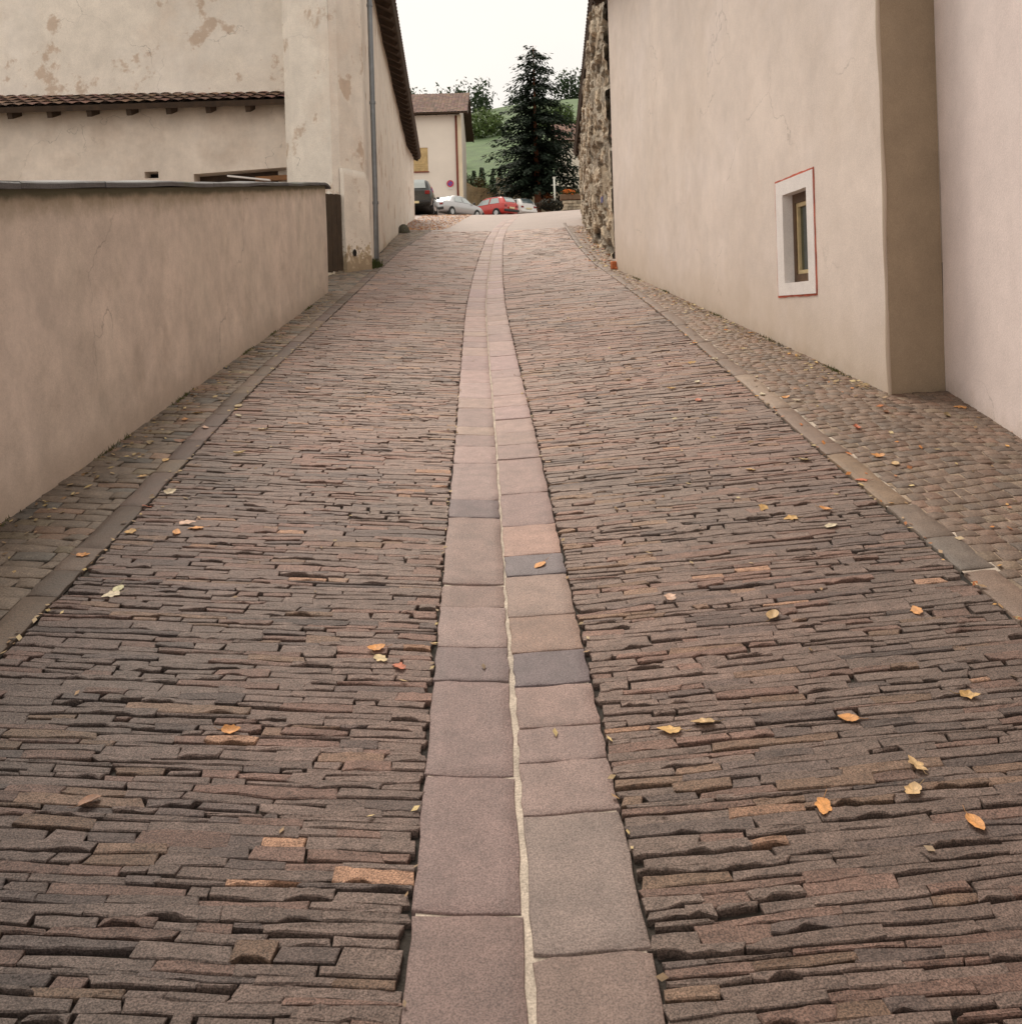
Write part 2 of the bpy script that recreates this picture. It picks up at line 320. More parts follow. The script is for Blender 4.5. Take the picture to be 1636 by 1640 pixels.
# ------------------------------------------------------------------ earth sheet and hills
def build_ground():
    b = MB()
    xs = np.concatenate([np.linspace(-160, -14, 14), np.linspace(-12, 12, 49), np.linspace(14, 160, 14)])
    ys = np.concatenate([np.linspace(-40, -8, 6), np.linspace(-6, 76, 165)])
    X, Y = np.meshgrid(xs, ys, indexing='ij')
    Z = ground(X, Y) - .07
    b.grid(np.stack([X, Y, Z], -1).transpose(1, 0, 2))
    tag(b.build('ground', M['earth'], smooth=True), kind='structure')
    b = MB()
    xs = np.linspace(-420, 420, 85); ys = np.concatenate([np.linspace(73, 260, 50), np.linspace(270, 700, 20)])
    X, Y = np.meshgrid(xs, ys, indexing='ij')
    Z = 9.4 + .27 * np.minimum(Y - 74, 190) - .00045 * np.maximum(Y - 264, 0) ** 2 * 0 + .05 * np.maximum(Y - 264, 0)
    Z += 4 * np.sin(X * .021 + .6) * np.clip((Y - 90) / 120, 0, 1) + 1.2 * np.sin(X * .09 + Y * .05) * np.clip((Y - 85) / 60, 0, 1)
    b.grid(np.stack([X, Y, Z], -1).transpose(1, 0, 2))
    tag(b.build('hills', M['grass'], smooth=True), kind='structure')
build_ground()

# ------------------------------------------------------------------ paving stones
def n1d(k, x, f=1.0):
    """cheap smooth pseudo-noise"""
    return (np.sin(x * 2.9 * f + k * 12.9898) + .6 * np.sin(x * 7.3 * f + k * 78.233 + 1.3) + .4 * np.sin(x * 15.1 * f + k * 37.719 + 2.1)) / 2

def stone(b, xa, xb, yf, yb, col, dz=0., tilt=(0, 0), edge=.006, drop=.03, n=4, rows=1, crown=.002, rough=.0015, mi=0, rnd=.3, skirt=.30):
    """one stone: xa(v), xb(v) side positions; yf(x), yb(x) front/back courses. v runs 0..1 front->back"""
    iu = np.concatenate([[0, 0], np.linspace(0, 1, n + 1), [1, 1]]) if n > 0 else np.array([0, 0, 1, 1.])
    iv = np.concatenate([[0, 0], np.linspace(0, 1, rows + 1), [1, 1]])
    nu, nv = len(iu), len(iv)
    Ufrac, Vfrac = np.meshgrid(iu, iv, indexing='ij')
    x0 = xa(Vfrac); x1 = xb(Vfrac)
    Lx = np.abs(x1 - x0)
    # inset of the top rings
    uu = np.where((np.arange(nu) >= 2) & (np.arange(nu) <= nu - 3), 1, 0)[:, None] * np.ones((1, nv))
    vv = np.where((np.arange(nv) >= 2) & (np.arange(nv) <= nv - 3), 1, 0)[None, :] * np.ones((nu, 1))
    e = np.minimum(edge, Lx * .3)
    X = x0 + (x1 - x0) * Ufrac
    X = np.where(uu > 0, x0 + e + (Lx - 2 * e) * Ufrac, X) if True else X
    F = yf(X); B = yb(X); D = np.maximum(B - F, .004)
    ey = np.minimum(edge, D * .3)
    Yv = np.where(vv > 0, F + ey + (D - 2 * ey) * Vfrac, F + D * Vfrac)
    # round the plan corners
    if rnd > 0:
        cu = np.abs(Ufrac - .5) * 2; cu = np.clip((cu - (1 - .5 * np.minimum(1, D / Lx))) / (.5 * np.minimum(1, D / Lx) + 1e-6), 0, 1) ** 3
        Yv = F + D * .5 + (Yv - F - D * .5) * (1 - rnd * cu)
    lev_u = np.minimum(np.arange(nu), nu - 1 - np.arange(nu)); lev_v = np.minimum(np.arange(nv), nv - 1 - np.arange(nv))
    lev = np.minimum(np.minimum(lev_u[:, None], lev_v[None, :]), 2)
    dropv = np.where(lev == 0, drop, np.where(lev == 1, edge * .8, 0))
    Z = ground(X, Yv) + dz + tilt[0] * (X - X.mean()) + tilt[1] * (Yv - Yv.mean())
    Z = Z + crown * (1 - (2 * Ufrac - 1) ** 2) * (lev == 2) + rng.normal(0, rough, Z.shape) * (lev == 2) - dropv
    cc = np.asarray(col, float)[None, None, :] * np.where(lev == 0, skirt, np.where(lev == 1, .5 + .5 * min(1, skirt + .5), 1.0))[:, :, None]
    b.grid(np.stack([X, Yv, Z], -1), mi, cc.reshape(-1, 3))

def stone_col(x, y, L=.1):
    r = random.random()
    if L > .2: r = .05 + .95 * r
    # base grey-mauve brown, stone tone plus painted-in vignette: lighter crown, dimmer foreground and sides
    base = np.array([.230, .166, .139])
    mid_lift = math.exp(-((x - XC(y)) / 1.0) ** 2)
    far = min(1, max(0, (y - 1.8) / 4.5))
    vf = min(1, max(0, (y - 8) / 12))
    base = base * (.36 + .26 * mid_lift * (1 - vf) + .56 * far) * (1 - vf) + vf * np.array([.325, .245, .212])
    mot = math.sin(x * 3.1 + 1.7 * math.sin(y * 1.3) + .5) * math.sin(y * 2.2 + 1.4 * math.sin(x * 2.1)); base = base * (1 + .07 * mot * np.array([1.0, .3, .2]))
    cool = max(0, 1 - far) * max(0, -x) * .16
    base = base * np.array([1 - cool * .75, 1 - cool * .45, 1 - cool * .05])  # near left cooled as part of the vignette painted into the stones
    p = .5 + .5 * math.sin(x * 2.3 + y * 1.7 + 2 * math.sin(y * .9 - x))
    if r < .020 * (1 - .7 * vf): c = np.array([.30, .175, .115]) * random.uniform(.7, 1.1)
    elif r < .03 + .10 * p: c = base * np.array([1.14, 1.02, .86]) * random.uniform(.9, 1.15)
    elif r < .26: c = base * np.array([1.10, .95, .90])
    elif r < .36: c = base * np.array([.84, .86, .90]) * random.uniform(.75, 1)
    else: c = base
    return np.clip(c * random.uniform(1 - .12 * (1 - .5 * vf), 1 + .13 * (1 - .5 * vf)), .02, .6)

def course_width(Y):
    return .0325 + .0014 * max(0, Y - 2.5) if Y < 9 else .042 + .007 * (Y - 9)

def build_road():
    b = MB()
    # bed sheet, dark earth in the joints
    ys = np.concatenate([np.arange(-5, 12, .25), np.arange(12, 30.1, .5)])
    for sd in (-1, 1):
        rows = [[[x, y, G(x, y) - .016] for x in (np.linspace(CL(y) - .02, XC(y) - .24, 12) if sd < 0 else np.linspace(XC(y) + .24, CR(y) + .01, 12))] for y in ys]
        b.grid(np.array(rows).transpose(1, 0, 2)[::-1], 1)
    # far paving beyond the stones one can tell apart
    ys = np.arange(29.9, 74, .5); rows = []
    for y in ys:
        k = min(1, max(0, (y - 30) / 9))
        xl = -16 if y > 39 else WL(y) - .1; xr = 14 if y > 39 else WR(y) + .1
        rows.append([[x, y, G(x, y) - .003] for x in np.linspace(xl, xr, 25)])
    b.grid(np.array(rows).transpose(1, 0, 2)[::-1], 2)
    Y = .75; k = 0; prevw = None
    ylist = []
    while Y < 30:
        w = course_width(Y) * random.choice([.62, .8, .9, 1, 1, 1.1, 1.3])
        ylist.append((Y, w)); Y += w
    ylist.append((Y, .1))
    for k in range(len(ylist) - 1):
        Y0, w = ylist[k]; Y1 = ylist[k + 1][0]; wa = ylist[max(k - 1, 0)][1]
        far = Y0 > 9
        for side in (-1, 1):
            rag = lambda: (random.uniform(-.004, .003) if random.random() < .74 else random.uniform(.004, .016)); xs = (CL(Y0) + .004 + rag(), XC(Y0) - .256 - rag()) if side < 0 else (XC(Y0) + .256 + rag(), CR(Y0) - .010 - rag())
            a0 = .30 * min(w, wa); a1 = .30 * min(w, ylist[k + 1][1])
            f0 = lambda x, k=k, a=a0, s=side: Y0 + a * n1d(k + s * .37, x) + .012 * np.sin(x * 1.1 + s)
            f1 = lambda x, k=k, a=a1, s=side: Y1 + a * n1d(k + 1 + s * .37, x) + .012 * np.sin(x * 1.1 + s)
            x = xs[0] - random.uniform(0, .12)
            x = max(x, xs[0])
            while x < xs[1] - .02:
                L = min(.44, max(.05, random.lognormvariate(math.log(.155 if not far else .2), .52)))
                if x + L > xs[1] - .06: L = xs[1] - x
                rg = random.random(); gs = random.uniform(.0006, .0018) if rg < .62 else (random.uniform(.003, .007) if rg < .85 else random.uniform(.009, .022))
                rg = random.random(); gf = random.uniform(.0002, .0007) if rg < .56 else (random.uniform(.0012, .0028) if rg < .84 else random.uniform(.0035, .008))
                gb = random.uniform(.0002, .0008) if random.random() < .7 else random.uniform(.001, .003)
                if far: gs *= 1.15; gf *= 1.2
                if gs < .002: gs = -random.uniform(0, .006)
                xa_, xb_ = x + gs / 2, x + L - gs / 2
                sk = random.gauss(0, .006); sk2 = random.gauss(0, .006)
                tf = random.gauss(0, .020); 
                xm = x + L / 2
                seed = random.random() * 100
                jf = lambda X, s=seed: .0016 * np.sin(X * 90 + s) + .001 * np.sin(X * 210 + s * 3)
                of = random.uniform(-.22, .14) * w; ob = random.uniform(-.14, .22) * w
                chip = random.random() < (.18 if Y0 < 4 else .24)
                c0 = xa_ + L * random.uniform(-.15, .75); c1 = c0 + random.uniform(.02, .08) * (1 if Y0 < 5 else 1.25); cd = random.uniform(.007, .017) * min(1.5, max(1, Y0 / 5)) if chip else 0
                cd = min(cd, .42 * w)
                def yf(X, g=gf, t=tf, xm=xm, j=jf, c0=c0, c1=c1, cd=cd):
                    k = np.clip((X - c0 + .012) / .012, 0, 1) * np.clip((c1 + .012 - X) / .012, 0, 1)
                    return f0(X) + g + of + np.maximum(0, t * (X - xm)) + j(X) + cd * k
                yb = lambda X, g=gb, j=jf, ob=ob, t2=random.gauss(0, .02), xm=xm: f1(X) - g + ob + t2 * (X - xm) - np.abs(j(X + 1))
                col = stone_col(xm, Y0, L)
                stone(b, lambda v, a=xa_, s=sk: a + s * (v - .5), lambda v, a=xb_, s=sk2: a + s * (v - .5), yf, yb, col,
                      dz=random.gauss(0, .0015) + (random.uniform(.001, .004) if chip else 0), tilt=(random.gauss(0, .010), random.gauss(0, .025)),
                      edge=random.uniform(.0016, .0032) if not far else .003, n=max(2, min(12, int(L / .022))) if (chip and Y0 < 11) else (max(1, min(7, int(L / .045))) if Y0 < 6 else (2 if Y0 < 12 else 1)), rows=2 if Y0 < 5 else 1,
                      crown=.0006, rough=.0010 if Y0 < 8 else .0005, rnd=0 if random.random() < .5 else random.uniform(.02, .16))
                x += L
    o = b.build('road', [M['stone'], M['bed'], M['far_paving']], smooth=False)
    tag(o, kind='structure')
build_road()

def build_strip():
    """two rows of long flat slabs down the middle, pale mortar between them"""
    b = MB()
    ys = np.arange(-5, 44, .1)
    b.grid(np.array([[[x, y, G(x, y) - .0062] for x in np.linspace(XC(y) - .243, XC(y) + .243, 13)] for y in ys]).transpose(1, 0, 2)[::-1], 1)
    left = [.55, 1.02, 1.51, 1.967, 2.424, 2.886, 3.099, 3.391, 3.581, 4.296, 4.541, 5.139, 5.468, 5.712, 5.902]
    right = [.42, .98, 1.40, 1.86, 2.272, 2.478, 2.637, 2.852, 3.058, 3.312, 3.656, 3.855, 4.187, 4.62, 5.20, 5.48]
    def ext(a):
        a = list(a)
        while a[-1] < 43: a.append(a[-1] + random.choice([.2, .26, .3, .34, .42, .5, .62]) * (1 if a[-1] < 12 else 1.6))
        return a
    mauve = np.array([.345, .250, .222])
    special = {(-1, 2.886): (.175, .130, .126), (1, 2.852): (.142, .112, .116), (1, 3.656): (.165, .138, .143), (-1, 4.296): (.145, .110, .110), (1, 1.86): (.205, .158, .140),
               (1, 3.058): (.245, .165, .132), (1, 3.312): (.265, .19, .16), (1, 3.855): (.34, .22, .18), (1, 2.637): (.245, .17, .15), (1, 2.478): (.225, .16, .145), (1, 2.272): (.235, .168, .15)}
    for side, arr in ((-1, ext(left)), (1, ext(right))):
        for y0, y1 in zip(arr, arr[1:]):
            g = random.uniform(.002, .0075); cg = random.uniform(.006, .011) if y0 < 3.2 else random.uniform(.004, .008)
            c = special.get((side, y0))
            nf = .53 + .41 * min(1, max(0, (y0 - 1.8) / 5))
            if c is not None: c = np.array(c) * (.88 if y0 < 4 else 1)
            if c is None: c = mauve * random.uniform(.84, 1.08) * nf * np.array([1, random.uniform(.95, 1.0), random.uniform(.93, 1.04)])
            h = 1.0
            if side < 0: fa = lambda y: XC(y) - .250; fb = lambda y, cg=cg: XC(y) - cg
            else: fa = lambda y, cg=cg: XC(y) + cg; fb = lambda y: XC(y) + .250
            sl = random.gauss(0, .008); sd = random.random() * 99
            wob = lambda v, s=sd: .0026 * np.sin(v * 9 + s) + .0012 * np.sin(v * 23 + s * 2)
            xa = lambda v, fa=fa, w=wob: fa(y0 + v * (y1 - y0)) + w(v)
            xb = lambda v, fb=fb, w=wob: fb(y0 + v * (y1 - y0)) + w(v + 2)
            yf = lambda X, s=sd: y0 + g / 2 + sl * (X - XC(y0)) + .0015 * np.sin(X * 40 + s)
            yb = lambda X, s=sd: y1 - g / 2 + sl * (X - XC(y0)) + .0015 * np.sin(X * 40 + s)
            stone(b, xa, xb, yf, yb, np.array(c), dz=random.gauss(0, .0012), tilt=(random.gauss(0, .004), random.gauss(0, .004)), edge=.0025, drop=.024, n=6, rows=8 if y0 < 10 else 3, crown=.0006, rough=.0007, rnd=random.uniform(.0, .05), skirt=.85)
    tag(b.build('central_paving_strip', [M['slab'], M['mortar']], smooth=True), kind='structure')
build_strip()

def build_kerb():
    b = MB()
    js = [.6, 1.25, 1.9, 2.5, 2.95, 3.352, 3.656, 4.023, 4.771, 4.954, 5.726, 6.711]
    while js[-1] < 33: js.append(js[-1] + random.choice([.45, .6, .75, .95]))
    cols = {4.023: (.205, .142, .095), 5.726: (.27, .20, .152), 3.656: (.15, .112, .088), 3.352: (.135, .11, .092)}
    ys = np.arange(-5, 34, .3)
    b.grid(np.array([[[x, y, G(x, y) - .0045] for x in (CR(y) + .006, CR(y) + .075, CR(y) + .15)] for y in ys]).transpose(1, 0, 2)[::-1], 1)
    for y0, y1 in zip(js, js[1:]):
        c = np.array(cols[y0]) * .9 if y0 in cols else np.array([.158, .110, .084]) * random.uniform(.85, 1.15)
        sl = random.gauss(0, .03); w = .118 + random.uniform(-.012, .012); sd = random.random() * 9
        stone(b, lambda v: CR(y0 + v * (y1 - y0)) + .004 + .003 * np.sin(v * 9 + sd), lambda v: CR(y0 + v * (y1 - y0)) + .004 + w + .004 * np.sin(v * 7 + sd),
              lambda X: y0 + .004 + sl * (X - 1.6), lambda X: y1 - .004 + sl * (X - 1.6), np.array(c), dz=random.gauss(.001, .0015), edge=.003, n=3, rows=8 if y0 < 10 else 4, rough=.0008, rnd=.02, skirt=.7)
    tag(b.build('kerb', [M['slab'], M['mortar']], smooth=True), kind='structure')
    # left kerb: dark flush slabs
    b = MB(); y = .6
    ys = np.arange(-5, 34, .3)
    b.grid(np.array([[[x, y, G(x, y) - .008] for x in (CL(y) - .13, CL(y) - .07, CL(y) - .004)] for y in ys]).transpose(1, 0, 2)[::-1], 1)
    while y < 33:
        L = random.choice([.22, .3, .38, .5])
        far = min(1, max(0, (y - 2.5) / 5))
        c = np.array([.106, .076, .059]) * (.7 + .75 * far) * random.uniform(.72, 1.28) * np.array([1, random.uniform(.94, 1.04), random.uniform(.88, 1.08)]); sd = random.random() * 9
        y0, y1 = y, y + L
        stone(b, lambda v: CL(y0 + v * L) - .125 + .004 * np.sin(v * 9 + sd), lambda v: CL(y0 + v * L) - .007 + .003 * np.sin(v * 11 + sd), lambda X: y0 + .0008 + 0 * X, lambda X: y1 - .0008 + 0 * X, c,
              dz=random.gauss(0, .0015), edge=.002, n=3, rows=6 if y < 9 else 3, rough=.001, rnd=0)
        y += L
    tag(b.build('kerb', [M['slab'], M['bed']], smooth=True), kind='structure')
build_kerb()

def build_pavements():
    # right: small cubes in rows along the wall, pale brown joints
    b = MB()
    ys = np.concatenate([np.arange(-5, 20, .25), np.arange(20, 42, 1.)])
    b.grid(np.array([[[x, y, G(x, y) - .0045] for x in np.linspace(CR(y) + .125, max(WR(y), CR(y) + .2) + .12, 10)] for y in ys]).transpose(1, 0, 2)[::-1], 1)
    y = .6; k = 0
    while y < 31:
        w = random.uniform(.062, .088) * (1 if y < 12 else 1.5)
        x = CR(y) + .138 - (k % 2) * .02; xe = max(WR(y), WR(y + w)) + .02
        while x < xe:
            L = random.uniform(.06, .10) * (1 if y < 12 else 1.5)
            r = random.random()
            c = np.array([.208, .150, .115]) if r < .62 else (np.array([.235, .145, .105]) if r < .80 else (np.array([.15, .122, .102]) if r < .92 else np.array([.25, .19, .135])))
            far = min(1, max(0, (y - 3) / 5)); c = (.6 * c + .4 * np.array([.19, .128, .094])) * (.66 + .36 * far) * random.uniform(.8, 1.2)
            s1, s2, s3 = random.gauss(0, .006), random.gauss(0, .006), random.gauss(0, .05)
            g = random.uniform(.003, .007)
            ph = .03 * math.sin(x * 5 + y * 2)
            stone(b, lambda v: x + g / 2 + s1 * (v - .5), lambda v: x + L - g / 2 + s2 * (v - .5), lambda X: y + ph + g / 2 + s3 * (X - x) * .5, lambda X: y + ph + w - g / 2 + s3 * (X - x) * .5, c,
                  dz=random.gauss(0, .0012), tilt=(random.gauss(0, .012), random.gauss(0, .012)), edge=.003, drop=.014, n=2 if y < 9 else 1, rows=2 if y < 9 else 1, rough=.0010, rnd=.05, skirt=.7)
            x += L
        y += w; k += 1
    tag(b.build('pavement', [M['cube'], M['dark_mortar']], smooth=True), kind='structure')
    # left: dark flat setts, tight joints
    b = MB()
    b.grid(np.array([[[x, y, G(x, y) - .008] for x in np.linspace(min(WL(y), CL(y) - .3) - .12, CL(y) - .12, 10)] for y in ys]).transpose(1, 0, 2)[::-1], 1)
    y = .6
    while y < 31:
        w = random.uniform(.06, .1) * (1 if y < 12 else 1.5)
        xe = CL(y) - .128; x = min(WL(y), WL(y + w), CL(y) - .3) - .06 - random.uniform(0, .06)
        while x < xe - .02:
            L = random.uniform(.09, .24)
            if x + L > xe - .04: L = xe - x
            r = random.random(); far = min(1, max(0, (y - 3) / 6))
            c = np.array([.150, .117, .09]) if r < .66 else (np.array([.185, .122, .086]) if r < .78 else (np.array([.11, .098, .084]) if r < .9 else np.array([.175, .14, .095])))
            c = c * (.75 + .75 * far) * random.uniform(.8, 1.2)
            g = random.uniform(.002, .005); s1 = random.gauss(0, .01); sd = random.random() * 9
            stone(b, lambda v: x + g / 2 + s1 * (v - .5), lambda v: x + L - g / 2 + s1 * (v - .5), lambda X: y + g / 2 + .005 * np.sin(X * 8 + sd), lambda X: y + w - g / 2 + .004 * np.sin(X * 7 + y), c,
                  dz=random.gauss(0, .002), tilt=(random.gauss(0, .02), random.gauss(0, .03)), edge=.0025, drop=.014, n=2 if y < 9 else 1, rows=2 if y < 9 else 1, rough=.001, rnd=.05)
            x += L
        y += w
    tag(b.build('pavement', [M['cube'], M['bed']], smooth=True), kind='structure')
build_pavements()

# ------------------------------------------------------------------ walls helper
def wall_grid(b, pts, zb, zt, n=24, mi=0, wob=.006, nh=10, holes=()):
    """vertical wall through plan points pts; zb(x,y), zt(x,y) give bottom/top. hgt attribute = relative height. normal to the left-hand side flipped by order"""
    pts = np.asarray(pts, float)
    seg = np.linalg.norm(np.diff(pts, axis=0), axis=1); cum = np.concatenate([[0], np.cumsum(seg)])
    t = np.unique(np.concatenate([np.linspace(0, cum[-1], n), cum]))
    x = np.interp(t, cum, pts[:, 0]); y = np.interp(t, cum, pts[:, 1])
    P = np.zeros((len(t), nh, 3)); H = np.zeros((len(t), nh))
    for i in range(len(t)):
        a, c = zb(x[i], y[i]), zt(x[i], y[i])
        d = np.array([np.interp(t[i] + .01, cum, pts[:, 0]) - np.interp(t[i] - .01, cum, pts[:, 0]), np.interp(t[i] + .01, cum, pts[:, 1]) - np.interp(t[i] - .01, cum, pts[:, 1])]); d /= np.linalg.norm(d) + 1e-9
        for j in range(nh):
            f = j / (nh - 1); z = a + (c - a) * f
            o = wob * (math.sin(t[i] * 1.3 + z * .9) + .6 * math.sin(t[i] * 2.9 - z * 2.1 + 1) + .4 * math.sin(t[i] * .6 + z * 3.7))
            P[i, j] = (x[i] - d[1] * o, y[i] + d[0] * o, z); H[i, j] = f
    b.grid(P, mi, h=H)
    return P

# ------------------------------------------------------------------ garden wall (left)
def garden_wall():
    root = empty('garden_wall', (-2.5, 12.6, G(-2.5, 12.6)))
    inv = -np.array(root.location)
    WX = lambda y: np.interp(y, [-4, 4.6, 8.3, 12.62], [-2.18, -2.318, -2.40, -2.54])
    base = lambda x, y: G(x, y) - .1 
    top = lambda x, y: G(WX(y), y) + 1.50
    b = MB()
    front = [(WX(y), y) for y in np.linspace(-4, 12.58, 40)]
    end = [(WX(12.6), 12.6), (WX(12.6) - .06, 12.66), (WX(12.6) - .36, 12.68)]
    back = [(WX(y) - .36, y) for y in np.linspace(12.6, -4, 20)]
    P = wall_grid(b, (front + end + back)[::-1], base, top, n=90, nh=12)
    b.v = [v + inv for v in b.v]
    b.build('wall', M['plaster_grey'], root, smooth=True)
    b = MB()
    # coping: overlapping slate slabs along the top with a drooping end
    y = -4.0
    while y < 12.6:
        L = min(random.uniform(.7, 1.3), 12.72 - y)
        n = 5; ring = []
        dzj = random.gauss(0, .0015); ov = .045 + random.uniform(-.004, .004)
        for i in range(n + 1):
            yy = y + L * i / n - .004 * (i == n) + .004 * (i == 0)
            z = G(WX(yy), yy) + 1.503 + dzj + .004 * math.sin(yy * 2.3) + .003 * math.sin(yy * 5.1 + 1) - (max(0, yy - 12.5) ** 1 * .25)
            x0, x1 = WX(yy) + ov + .006 * math.sin(yy * 9), WX(yy) - .40
            ring.append([(x1, yy, z), (x1, yy, z + .04), ((x0 + x1) / 2, yy, z + .046), (x0 - .008, yy, z + .034), (x0, yy, z + .026), (x0, yy, z), (x1, yy, z)])
        b.grid(np.array(ring))
        for r in (ring[0], ring[-1][::-1]): b.poly(r[:6])
        y += L
    b.v = [v + inv for v in b.v]
    b.build('coping', M['coping'], root)
    tag(root, 'long grey-beige plastered garden wall with mossy slate coping on the left of the street', 'wall')
garden_wall()

# ------------------------------------------------------------------ roof helper: sloping slab of tiles with eave boards
def roof_slab(parent, inv, e0, e1, run, rise, mat=None, col=(.22, .12, .085), tile=.32, name='roof', soffit=True, thick=.10):
    """e0,e1: eave ends (3D); run: horizontal vector (2D) from eave to ridge; rise: ridge height above eave"""
    e0 = np.array(e0, float); e1 = np.array(e1, float); up = np.array([run[0], run[1], rise], float)
    L = np.linalg.norm(e1 - e0); H = np.linalg.norm(up)
    d = (e1 - e0) / L; u = up / H; nrm = np.cross(d, u); nrm = nrm if nrm[2] > 0 else -nrm
    b = MB()
    nr = max(3, int(H / tile)); nc = max(3, int(L / .24))
    if nr * nc > 2600: 
        f = math.sqrt(nr * nc / 2600); nr = int(nr / f); nc = int(nc / f)
    for r in range(nr):
        for c in range(nc):
            a = e0 + d * (L * c / nc) + u * (H * r / nr); w = L / nc * .97; h = H / nr * 1.12
            lift = .035
            cc = np.array(col) * random.uniform(.65, 1.3) * np.array([1, random.uniform(.85, 1.1), random.uniform(.85, 1.1)])
            pts = []
            for i in range(4):
                s = i / 3; bow = .03 * math.sin(math.pi * s)
                pts.append([a + d * w * s + nrm * (bow + lift), a + d * w * s + u * h + nrm * (bow + .008)])
            b.grid(np.array(pts) + inv, 0, cc)
    # deck underneath
    o = b.build(name, mat or M['roof'], parent)
    b = MB()
    n0 = nrm * -thick
    P = [e0, e1, e1 + up, e0 + up]; Q = [p + n0 for p in P]
    V = np.array(P + Q) + inv
    b.add(V, [(0, 1, 2, 3), (7, 6, 5, 4), (0, 4, 5, 1), (1, 5, 6, 2), (2, 6, 7, 3), (3, 7, 4, 0)])
    k = int(L / .7)
    for i in range(k + 1):     # rafter tails under the deck
        p = e0 + d * (L * i / k) + u * .05 + n0
        q = p + u * min(H * .5, 1.2)
        s = d * .045; t = -nrm * .12
        V = np.array([p - s, p + s, p + s + t, p - s + t, q - s, q + s, q + s + t, q - s + t]) + inv
        b.add(V, [(0, 1, 2, 3), (7, 6, 5, 4), (0, 4, 5, 1), (1, 5, 6, 2), (2, 6, 7, 3), (3, 7, 4, 0)])
    b.build('eave', M['wood'], o)
    return o

